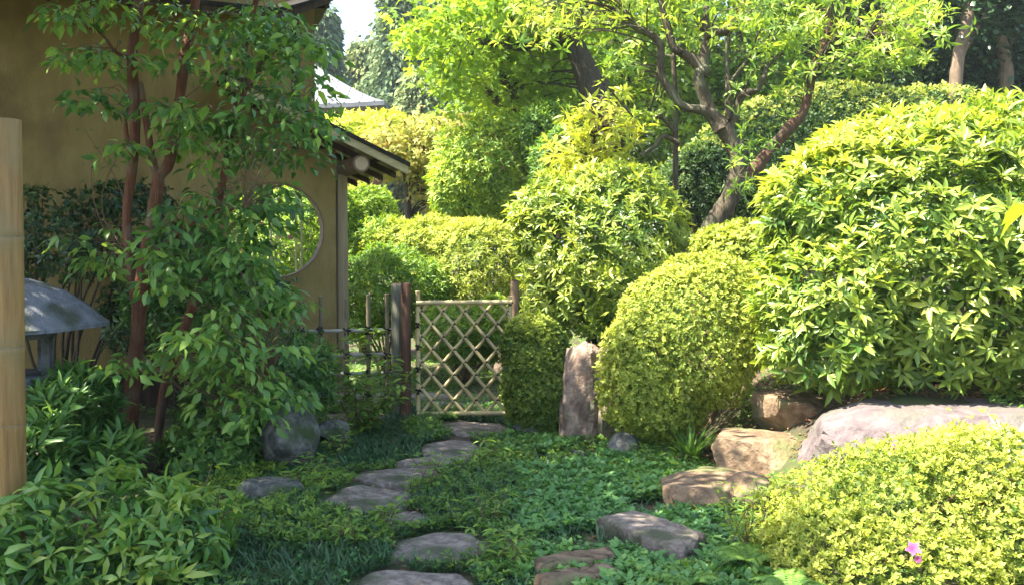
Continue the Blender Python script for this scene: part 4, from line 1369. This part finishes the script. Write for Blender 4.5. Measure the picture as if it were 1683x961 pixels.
# ------------------------------------------------------------------ gnarled tree in the middle
def gnarled_tree():
    D = 10.0
    base = P(1165, 410, D); base[2] = float(hgt(base[0], base[1]))
    root = thing('gnarled_tree', base, 'gnarled grey tree with twisting limbs and pale narrow leaves above the azalea dome', 'tree')
    nodes_ = []
    def limb(spec, name, seed, mat='bark_grey', rough=.08):
        pts, r = branch_pts(spec)
        pts = pts + np.random.default_rng(seed).normal(size=pts.shape) * .018
        MB().tube(pts, r * .86, 10, sub=6, seed=seed, rough=rough).build(name, M[mat], root, True)
        nodes_.extend(sample_poly(pts))
    limb([(1150, 470, D, 24), (1163, 410, D, 21), (1178, 365, D, 20), (1200, 325, D, 19), (1214, 285, D, 16), (1205, 245, D, 15), (1190, 208, D, 15)], 'trunk', 1)
    limb([(1190, 352, D, 15), (1212, 318, D, 14), (1240, 280, D, 12), (1268, 245, D, 11), (1295, 215, D, 10.5), (1322, 180, D, 9.5), (1330, 140, D, 9), (1342, 105, D, 8.5), (1360, 70, D, 7), (1365, 30, D, 6), (1350, -60, D, 4)], 'limb', 2, 'bark_rust')
    limb([(1330, 130, D, 7), (1355, 95, D - .2, 6), (1385, 70, D - .4, 4.5), (1420, 60, D - .5, 3)], 'branch', 3)
    limb([(1190, 212, D, 15), (1160, 185, D, 10), (1125, 170, D, 8), (1098, 150, D, 8), (1085, 118, D, 7.5), (1078, 80, D, 7), (1068, 55, D, 8), (1045, 42, D, 6.5), (1028, 25, D, 6), (1020, 0, D, 5), (1010, -50, D, 3)], 'limb', 4)
    limb([(1186, 215, D, 14), (1165, 180, D, 12), (1150, 130, D, 11.5), (1152, 110, D, 12), (1130, 90, D, 9), (1112, 75, D, 8), (1098, 40, D, 7), (1085, 5, D, 6), (1075, -60, D, 4)], 'limb', 5)
    limb([(1152, 118, D, 12), (1162, 80, D, 11), (1170, 55, D, 9), (1195, 48, D, 8), (1215, 25, D, 7.5), (1222, 0, D, 7), (1235, -60, D, 5)], 'limb', 6)
    limb([(1168, 62, D, 7), (1155, 38, D, 6), (1140, 15, D, 5), (1145, -40, D, 4)], 'branch', 7)
    limb([(1168, 60, D, 6), (1160, 30, D, 5.5), (1165, -10, D, 5)], 'branch', 8)
    limb([(1195, 215, D, 10), (1205, 195, D, 8), (1212, 170, D, 7), (1225, 158, D, 6.5), (1245, 150, D, 6), (1255, 130, D, 5), (1262, 105, D, 4)], 'branch', 9)
    limb([(1200, 195, D, 7), (1196, 140, D, 5.5), (1192, 100, D, 4.5), (1198, 60, D, 4)], 'branch', 10)
    limb([(1214, 165, D, 5), (1200, 140, D, 4), (1230, 100, D, 3.5), (1265, 80, D, 3)], 'branch', 11)
    limb([(1112, 420, D + .2, 8), (1110, 330, D + .2, 6), (1111, 250, D + .2, 5), (1108, 170, D + .2, 5), (1112, 90, D + .2, 4.5)], 'stem', 12)
    limb([(1110, 240, D + .1, 5), (1090, 225, D, 4.5), (1070, 240, D, 4), (1050, 255, D, 3)], 'branch', 13)
    limb([(1108, 215, D + .1, 4), (1090, 190, D, 3.5), (1068, 185, D, 3), (1045, 190, D, 2.5)], 'branch', 14)
    rng = np.random.default_rng(15)
    C, T = [], []
    def spray(u, v, ru, rv, D0, dd, n, tint=.5):
        for _ in range(n):
            t = rng.uniform(0, 6.28); q = math.sqrt(rng.random())
            C.append(P(u + ru * q * math.cos(t), v + rv * q * math.sin(t), D0 + rng.normal() * dd)); T.append(tint + rng.normal() * .15)
    spray(935, 20, 85, 30, 9.6, .3, 22, .75)
    spray(880, 70, 36, 30, 9.7, .3, 5, .7)
    spray(1060, 15, 70, 30, 9.9, .4, 14, .6)
    spray(1190, 20, 90, 35, 9.8, .5, 15, .55)
    spray(1040, 100, 40, 50, 10, .4, 7, .55)
    spray(1130, 70, 60, 50, 10.3, .4, 6, .5)
    spray(1290, 40, 80, 45, 9.8, .5, 20, .5)
    spray(1420, 45, 90, 45, 9.4, .5, 30, .6)
    spray(1490, 60, 60, 40, 9.2, .4, 17, .55)
    spray(1420, 92, 75, 26, 9.5, .4, 12, .5)
    spray(1300, 95, 65, 36, 9.9, .4, 12, .4)
    spray(1505, 10, 70, 20, 9.4, .4, 10, .55)
    spray(1260, 150, 40, 20, 9.9, .3, 5, .3)
    spray(1215, 240, 25, 14, 9.6, .1, 3, .2)
    spray(1230, 290, 30, 16, 9.5, .1, 3, .3)
    spray(1075, 190, 30, 45, 10, .2, 6, .6)
    for _ in range(70):
        C.append(P(rng.uniform(900, 1520), rng.uniform(-190, -15), rng.normal(9.8, .6))); T.append(.55)
    for _ in range(190):  # clumps above the view, added to shade the hedge front
        c = np.array([rng.uniform(1.2, 4.3), rng.uniform(10.2, 11.7), rng.uniform(4.5, 5.6)])
        C.append(c); T.append(.5)
    C = np.array(C); T = np.array(T)
    L = Leaves()
    n = norm(rng.normal(size=C.shape) * .5 + np.array([0, 0, .4]))
    for rep in range(3):
        pp = C + rng.normal(size=C.shape) * np.array([.13, .13, .09])
        rosettes(L, pp, norm(n + rng.normal(size=C.shape) * .4), 8, .115, rng, (45, 110), .2, .4, T - .1)
    L.build(root, T_lance(.25, .28, .05), M['l_lime'], 300, seed=4, cell=7)
    twigs_to(root, C, nodes_, M['bark_grey'], 18, r=.010, maxlen=1.6)
gnarled_tree()


def yellow_sapling():
    D = 10.6
    base = P(975, 440, D); base[2] = float(hgt(base[0], base[1]))
    root = thing('yellow_sapling', base, 'sapling with drooping yellowish leaf whorls rising behind the loose rhododendron', 'sapling')
    pts, r = branch_pts([(978, 460, D, 6), (985, 330, D, 5), (975, 240, D, 4), (990, 160, D, 2.5)])
    MB().tube(pts, r, 8, sub=4).build('trunk', M['bark_grey'], root, True)
    rng = np.random.default_rng(25)
    bl = [B(985, 220, D - .3, 62, 62, .45), B(935, 245, D - .4, 40, 30, .3), B(1030, 180, D, 34, 40, .3), B(985, 270, D - .4, 62, 30, .4)]
    C = in_blobs(bl, 120, rng, .5)
    L = Leaves()
    rosettes(L, C, norm(rng.normal(size=C.shape) * .5 + np.array([0, -.2, .5])), 9, .17, rng, (60, 120), .3, .3, .6 + .15 * rng.normal(size=len(C)))
    L.build(root, T_lance(.22, .3, .04), M['l_yellow'], 300, seed=6)
    twigs_to(root, C, sample_poly(pts), M['bark_grey'], 28, r=.009)
yellow_sapling()


# ------------------------------------------------------------------ maples and trees farther back
def crown_tree(name, label, base, trunkspec, limbs, blobs, tmpl, mat, size, nclump, k, r, seed, bark='bark_dark', tint=.5, group=None, cat='tree', droop=.35, singles=0, tilt=.5, flat=.25, core=.5, twigs=True, low=0.):
    rng = np.random.default_rng(seed)
    base = np.array(base, float)
    base[2] = float(hgt(base[0], base[1]))
    root = thing(name, base, label, cat, group)
    nodes_ = []
    for i, sp in enumerate([trunkspec] + limbs):
        pts, rr = branch_pts(sp)
        if i == 0:
            pts[0][2] = base[2] - .1
        MB().tube(pts, rr, 9, sub=4, seed=seed + i, rough=.06).build('trunk' if i == 0 else 'limb', M[bark], root, True)
        nodes_ += sample_poly(pts)
    C = in_blobs(blobs, nclump, rng, core)
    L = Leaves()
    tt = tint + .14 * snoise(C, 1.6, seed + 3)
    clumps(L, C, r * rng.uniform(.7, 1.3, len(C)), k, size, rng, droop=droop, flat=flat, tint=tt, tilt=tilt)
    L.build(root, tmpl, M[mat], singles, name='crown', seed=seed)
    if twigs:
        twigs_to(root, C[:: max(1, len(C) // 160)], nodes_, M[bark], seed + 7, r=.018, maxlen=4)
    return root


D = 15.5
crown_tree('maple_tree', 'bright green maple with a dark leaning trunk above the centre of the garden', P(985, 330, D),
           [(990, 330, D, 27), (982, 190, D, 25), (968, 130, D, 22), (948, 85, D, 19), (930, 50, D, 15), (905, -30, D, 12), (900, -150, D, 8)],
           [[(935, 60, D, 14), (905, 70, D, 8), (865, 78, D, 7), (820, 72, D, 6.5), (785, 68, D, 5), (740, 60, D, 4)],
            [(925, 40, D, 10), (890, -10, D, 8), (820, -60, D, 6)], [(935, 40, D, 12), (980, -20, D, 9), (1040, -80, D, 6)]],
           [B(770, 35, D - .3, 125, 50, 1.6), B(720, 85, D - .5, 62, 50, 1.0), B(850, 35, D + .5, 120, 60, 1.6), B(830, 120, D + .6, 120, 40, 1.2), B(960, -60, D, 240, 90, 2.0), B(730, 150, D - .2, 42, 36, .7)],
           MAPLE, 'l_maple', .15, 330, 26, .38, 601, tint=.5, singles=300, droop=.45)
D = 17
crown_tree('maple_tree', 'forked slim maple behind the leaning one, seen right of the orange mound', P(850, 330, D),
           [(852, 330, D, 11), (846, 190, D, 10), (828, 130, D, 9), (812, 85, D, 8), (800, 20, D, 5)],
           [[(848, 190, D, 8), (815, 165, D, 7), (790, 135, D, 6), (775, 115, D, 5), (765, 80, D, 3)]],
           [B(830, 110, D + .8, 120, 70, 1.4), B(905, 160, D + .5, 80, 50, 1.2), B(900, 60, D + 1, 120, 80, 1.5)],
           MAPLE, 'l_maple', .15, 170, 24, .4, 602, tint=.3, droop=.4)
D = 17.5
crown_tree('weeping_maple', 'low spreading maple mound tinged orange with a thin dark trunk', P(671, 370, D),
           [(672, 372, D, 6.5), (670, 320, D, 6), (664, 275, D, 6), (672, 240, D, 5)],
           [[(668, 280, D, 4), (700, 240, D, 3), (730, 225, D, 2)], [(668, 275, D, 4), (640, 240, D, 3), (610, 235, D, 2)]],
           [B(690, 232, D, 95, 40, 1.2), B(640, 255, D, 52, 34, .9), B(720, 215, D + .4, 60, 30, .9), B(715, 290, D + .3, 36, 62, .6)],
           MAPLE, 'l_orange', .11, 300, 24, .3, 603, tint=.55, droop=.6)
D = 18.5
crown_tree('weeping_maple', 'orange tinged treetop rising left of the tall bright bush', P(760, 340, D),
           [(760, 340, D, 6), (758, 280, D, 5), (750, 230, D, 4)], [],
           [B(740, 222, D, 90, 36, 1.2), B(800, 232, D, 50, 40, .9)], MAPLE, 'l_orange', .12, 170, 24, .34, 604, tint=.75, droop=.6)

# middle distance: light green broadleaf trees
MID = 'light green trees behind the garden'
for i, (u, D, top, hw, mat, tint, lab) in enumerate([
        (1010, 22, -160, 150, 'l_green', .55, 'sunny light green tree behind the pale leaved gnarled tree'),
        (1220, 23, -150, 160, 'l_green', .4, 'light green tree behind the twisting limbs, left of the dark wood'),
        (1390, 24, -120, 150, 'l_green', .3, 'green tree standing where the dark wood begins'),
        (880, 26, -100, 150, 'l_green', .45, 'green tree behind the leaning maple')]):
    b = P(u, 300, D)
    crown_tree('broadleaf_tree', lab, b, [(u, 330, D, 14), (u + 8, 180, D, 11), (u - 4, 60, D, 8), (u, -60, D, 5)],
               [[(u + 4, 150, D, 7), (u + 60, 80, D, 4), (u + 90, 30, D, 2)], [(u, 130, D, 7), (u - 60, 60, D, 4), (u - 90, 20, D, 2)]],
               [B(u, (top + 180) / 2, D, hw, (180 - top) / 2, 2.2), B(u - 50, 170, D, hw * .6, 70, 1.6), B(u + 60, 190, D, hw * .6, 80, 1.6)],
               OVATE if False else RHOMBW, mat, .2, 420, 26, .5, 620 + i, bark='bark_grey', tint=tint, group=MID, core=.6)
# dark wood on the right
WOOD = 'dark trees of the wood at the right'
for i, (u, D, lean, lab, bk) in enumerate([
        (1578, 21, 12, 'dark evergreen tree with a pale tan trunk above the big rhododendron', 'bark_tan'),
        (1648, 22, -12, 'dark evergreen tree at the right edge with a thin tan trunk', 'bark_tan'),
        (1500, 25, 4, 'dark evergreen tree left of the tan trunk, behind the hedge dome', 'bark_dark'),
        (1750, 23, 0, 'dark evergreen tree beyond the right edge of the view', 'bark_dark')]):
    b = P(u, 260, D)
    crown_tree('evergreen_tree', lab, b, [(u - lean, 300, D - .9, 13), (u - lean * .6, 150, D - .9, 11), (u, 80, D - .9, 10), (u + lean, 30, D - .9, 9), (u + lean * 2, -120, D, 6)],
               [[(u, 90, D - .8, 6), (u + 45, 20, D, 4), (u + 80, -40, D, 2)]],
               [B(u, -20, D, 110, 105, 1.6), B(u + 50, 170, D + 1.0, 95, 130, 1.0), B(u - 40, 190, D + 1.2, 95, 110, 1.0)],
               RHOMBW, 'l_dark', .17, 480, 30, .5, 640 + i, bark=bk, tint=.45, group=WOOD, core=.5, twigs=False)

# far trees behind the temple
def conifer(label, u, D, vtop, hw, seed, tint=.5, mat='l_far', name='cedar_tree'):
    rng = np.random.default_rng(seed)
    b = P(u, 300, D); b[2] = float(hgt(b[0], b[1]))
    top = P(u, vtop, D)[2]
    w = hw / F * D
    root = thing(name, b, label, 'tree', 'tall trees far behind the garden')
    MB().tube([b - UP * .2, b + UP * (top - b[2]) * .5, b + UP * (top - b[2])], [.4, .25, .04], 8, sub=3).build('trunk', M['bark_dark'], root, True)
    n = 620
    q = rng.random(n) ** .75
    z = b[2] + 1 + (top - b[2] - 1) * q
    ang = rng.uniform(0, 6.28, n)
    lob = 1 + .3 * np.sin(ang * 3 + z * .8 + seed) + .2 * np.sin(z * 2.3 + ang)
    rad = w * (1.05 - q) ** .65 * np.sqrt(rng.uniform(.25, 1, n)) * lob
    C = np.stack([b[0] + np.cos(ang) * rad, b[1] + np.sin(ang) * rad, z], 1)
    L = Leaves()
    clumps(L, C, .55 * D / 45, 20, .34 * D / 45, rng, droop=.7, flat=.35, tint=tint + .15 * snoise(C, .7, seed), tilt=.8)
    L.build(root, RHOMB, M[mat], 0, name='crown', seed=seed)
conifer('tall dark cedar against the sky right of the temple roof', 655, 50, -40, 75, 701, .5)
conifer('broad cedar right of the tallest cedar, behind the maple', 725, 52, -80, 85, 702, .35)
conifer('blue green conifer standing just above the temple roof', 533, 55, 15, 42, 703, .25)
conifer('conifer between the blue green one and the tallest cedar', 598, 58, 70, 50, 704, .7)
for i, (u, D, top, hw, tint) in enumerate([(690, 44, 120, 70, .6), (800, 46, 90, 90, .55), (900, 50, 60, 110, .5), (1010, 50, 20, 110, .5), (1130, 52, 0, 110, .45), (1250, 50, 0, 110, .5), (1370, 48, -60, 120, .4), (1500, 44, -140, 120, .3), (1630, 40, -180, 130, .3), (1760, 40, -180, 130, .3), (430, 60, 60, 110, .4), (300, 60, 20, 110, .4)]):
    conifer(['rounded tree far behind the orange mound', 'pale bluish tree far behind the forked maple', 'far tree behind the leaning maple crown', 'far tree behind the yellowish sapling', 'far tree behind the left limbs of the gnarled tree', 'far tree behind the right limbs of the gnarled tree', 'far tree deep behind the hedge dome', 'far dark tree left of the tan trunks', 'far dark tree between the two tan trunks', 'far dark tree at the right edge of the wood', 'far tree hidden behind the tea house roof', 'far tree behind the ochre wall'][i], u, D, top, hw, 720 + i, tint, 'l_far', 'far_tree')

# evergreens standing left of the entrance: they shade the path
for i, (x, y, h) in enumerate([(-5.0, 5.2, 6.0), (-5.6, 7.6, 6.6), (-4.2, 3.2, 5.8)]):
    rng = np.random.default_rng(800 + i)
    root = thing('evergreen_tree', (x, y, 0), ['tall evergreen tree standing left of the bamboo post', 'tall evergreen tree standing left of the stone lantern', 'tall evergreen tree left of the photographer'][i], 'tree', 'evergreens shading the entrance')
    MB().tube([(x, y, -.1), (x + .1, y, h * .5), (x, y, h)], [.16, .12, .04], 9, sub=3).build('trunk', M['bark_dark'], root, True)
    C = in_blobs([((x + .9, y, h - 1.3), (1.9, 1.7, 1.2)), ((x + .2, y, h - .3), (1.3, 1.4, 1.0))], 170, rng, .4)
    C = C[C[:, 2] > 1.75 + .275 * C[:, 1] + .35]
    L = Leaves()
    clumps(L, C, .45, 26, .17, rng, tint=.4)
    L.build(root, RHOMBW, M['l_dark'], 0, name='crown', seed=9)

# ------------------------------------------------------------------ ground cover and litter
def in_stone(x, y):
    bad = np.zeros(len(x), bool)
    for px, py in STONES:
        ins = np.zeros(len(x), bool)
        j = len(px) - 1
        cx, cy = px.mean(), py.mean()
        qx, qy = cx + (px - cx) * 1.06, cy + (py - cy) * 1.22
        for i in range(len(px)):
            c = ((qy[i] > y) != (qy[j] > y)) & (x < (qx[j] - qx[i]) * (y - qy[i]) / (qy[j] - qy[i] + 1e-12) + qx[i])
            ins ^= c
            j = i
        bad |= ins
    return bad


def scatter(n, x0, x1, y0, y1, rng):
    x = rng.uniform(x0, x1, n); y = rng.uniform(y0, y1, n)
    u, v, d = project(np.stack([x, y, 0 * x], 1))
    k = (u > -120) & (u < 1800) & (v < 1060) & ~in_stone(x, y)
    return x[k], y[k]


def cover(name, label, n, area, dens, size, kleaf, hgt_rng, mat, tmpl, seed, tint):
    rng = np.random.default_rng(seed)
    x, y = scatter(n, *area, rng)
    keep = rng.random(len(x)) < dens(x, y)
    x, y = x[keep], y[keep]
    z = hgt(x, y) + rng.uniform(*hgt_rng, len(x))
    p = np.stack([x, y, z], 1)
    L = Leaves()
    t = tint + .18 * snoise(p, 4, seed) + .1 * rng.normal(size=len(x))
    rosettes(L, p, np.repeat([[0, -.12, 1.0]], len(x), 0), kleaf, size, rng, (55, 95), .6, .3, t)
    root = L_obj = L.build(DUMMY, tmpl, M[mat], 0, name=name, seed=seed)
    L_obj.parent = None
    tag(L_obj, label, 'ground cover', kind='stuff')


DUMMY = bpy.data.objects.new('placeholder', None)
nz2 = lambda x, y, f, s: snoise(np.stack([x, y, 0 * x], 1), f, s)
right_mask = lambda x, y: sstep(x - .25 * (nz2(x, y, 2, 77)) + .08 * (y - 7), -.35, .15) * (1 - sstep(x, .95, 1.35)) * (1 - sstep(y, 8.3, 8.9))
cover('leafy_ground_cover', 'low bluish green leafy ground cover beside the path', 24000, (-1.0, 1.5, 3.9, 9.2), lambda x, y: .95 * right_mask(x, y) * (nz2(x, y, 4.5, 71) > -.45), .046, 5, (.01, .065), 'l_cover', T_lance(.6, .18, .05), 901, .5)
cover('leafy_ground_cover', 'scattered light green leaves growing among the stepping stones', 20000, (-2.4, 1.4, 3.9, 9.6), lambda x, y: .9 * (nz2(x, y, 4.3, 72) > -.1) * (1 - .4 * right_mask(x, y)), .038, 5, (.015, .07), 'l_green', T_lance(.42, .15, .05), 902, .3)
cover('tiny_ground_cover', 'tiny round dark green leaves creeping between the stones', 16000, (-2.6, 1.4, 3.9, 9.4), lambda x, y: .8 * (nz2(x, y, 3.1, 78) > -.2), .022, 5, (.01, .045), 'l_cover', RHOMBW, 905, .25)


def lilyturf():
    rng = np.random.default_rng(911)
    x, y = scatter(15000, -3.2, 1.3, 3.8, 10, rng)
    far = (x < -1.75 + .12 * nz2(x, y, 3, 79)) & (y > 5.6)
    x, y = x[~far], y[~far]
    keep = rng.random(len(x)) < (.25 + .75 * (1 - right_mask(x, y))) * (.3 + .7 * (nz2(x, y, 3, 73) > -.35))
    x, y = x[keep], y[keep]
    k = 8
    th = rng.uniform(0, 6.28, (len(x), k)); q = rng.uniform(.25, 1.5, (len(x), k))
    p = np.repeat(np.stack([x, y, hgt(x, y) - .005], 1)[:, None], k, 1) + rng.normal(size=(len(x), k, 3)) * np.array([.01, .01, 0])
    d = np.stack([np.cos(th) * q, np.sin(th) * q, np.ones_like(q)], -1)
    n = -np.stack([np.cos(th), np.sin(th), -q], -1)
    L = Leaves()
    L.add(p.reshape(-1, 3), d.reshape(-1, 3), n.reshape(-1, 3), rng.uniform(.05, .12, x.size * k), (.35 + .2 * rng.normal(size=x.size * k)))
    V0, T0 = BLADE
    V1 = V0.copy(); V1[:, 1] *= 1.3
    o = L.build(DUMMY, (V1, T0), M['l_grass'], 0, name='lilyturf', seed=1)
    o.parent = None
    tag(o, 'dark fine lilyturf grass between the stepping stones', 'grass', kind='stuff')
lilyturf()


def litter():
    rng = np.random.default_rng(921)
    L = Leaves()
    def put(u0, u1, v0, v1, D0, D1, n, s):
        uu = rng.uniform(u0, u1, n); DD = rng.uniform(D0, D1, n)
        x = (uu - CU) / F * DD; y = DD
        th = rng.uniform(0, 6.28, n)
        p = np.stack([x, y, hgt(x, y) + .008], 1)
        L.add(p, np.stack([np.cos(th), np.sin(th), rng.normal(size=n) * .2], 1), np.array([0, 0, 1.0]) + rng.normal(size=(n, 3)) * .35, s * rng.uniform(.6, 1.2, n), .5 + .25 * rng.normal(size=n))
    put(1130, 1420, 0, 0, 6.0, 8.6, 900, .055)
    put(900, 1250, 0, 0, 8.4, 10.5, 600, .055)
    put(1380, 1680, 0, 0, 6.2, 7.4, 350, .06)
    put(420, 1100, 0, 0, 4.6, 8.6, 800, .04)
    put(60, 520, 0, 0, 5.5, 9.5, 700, .05)
    o = L.build(DUMMY, LANCE, M['l_dry'], 0, name='leaf_litter', seed=2)
    o.parent = None
    tag(o, 'dry brown leaves lying on the sandy bank and the path', 'leaf litter', kind='stuff')
litter()
cover('moss_cover', 'short bright moss and weeds on the sunny bank beyond the gate', 16000, (-6, 4, 9.2, 15), lambda x, y: .35 + .6 * (nz2(x, y, 3, 74) > 0), .05, 4, (.0, .03), 'l_fern', LANCE, 903, .4)
cover('bank_weeds', 'small weeds on the sandy bank between the rocks', 5000, (.9, 3.2, 4.0, 9), lambda x, y: .8 * (nz2(x, y, 4, 75) > .25), .04, 5, (.01, .06), 'l_fern', LANCE, 904, .4)
bpy.data.objects.remove(DUMMY)

# ------------------------------------------------------------------ the air: far trees fade a little
def haze():
    m = bpy.data.materials.new('haze')
    m.use_nodes = True
    nt = m.node_tree
    nt.nodes.clear()
    o = nt.nodes.new('ShaderNodeOutputMaterial')
    v = nt.nodes.new('ShaderNodeVolumePrincipled')
    v.inputs['Color'].default_value = (0.80, 0.90, 1.0, 1)
    v.inputs['Density'].default_value = 0.0005
    nt.links.new(v.outputs[0], o.inputs['Volume'])
    h = MB().box((0, 180, 14), (270, 0, 0), (0, 250, 0), (0, 0, 16)).build('haze', m)
    tag(h, 'thin summer haze over the garden', 'haze', kind='stuff')
haze()
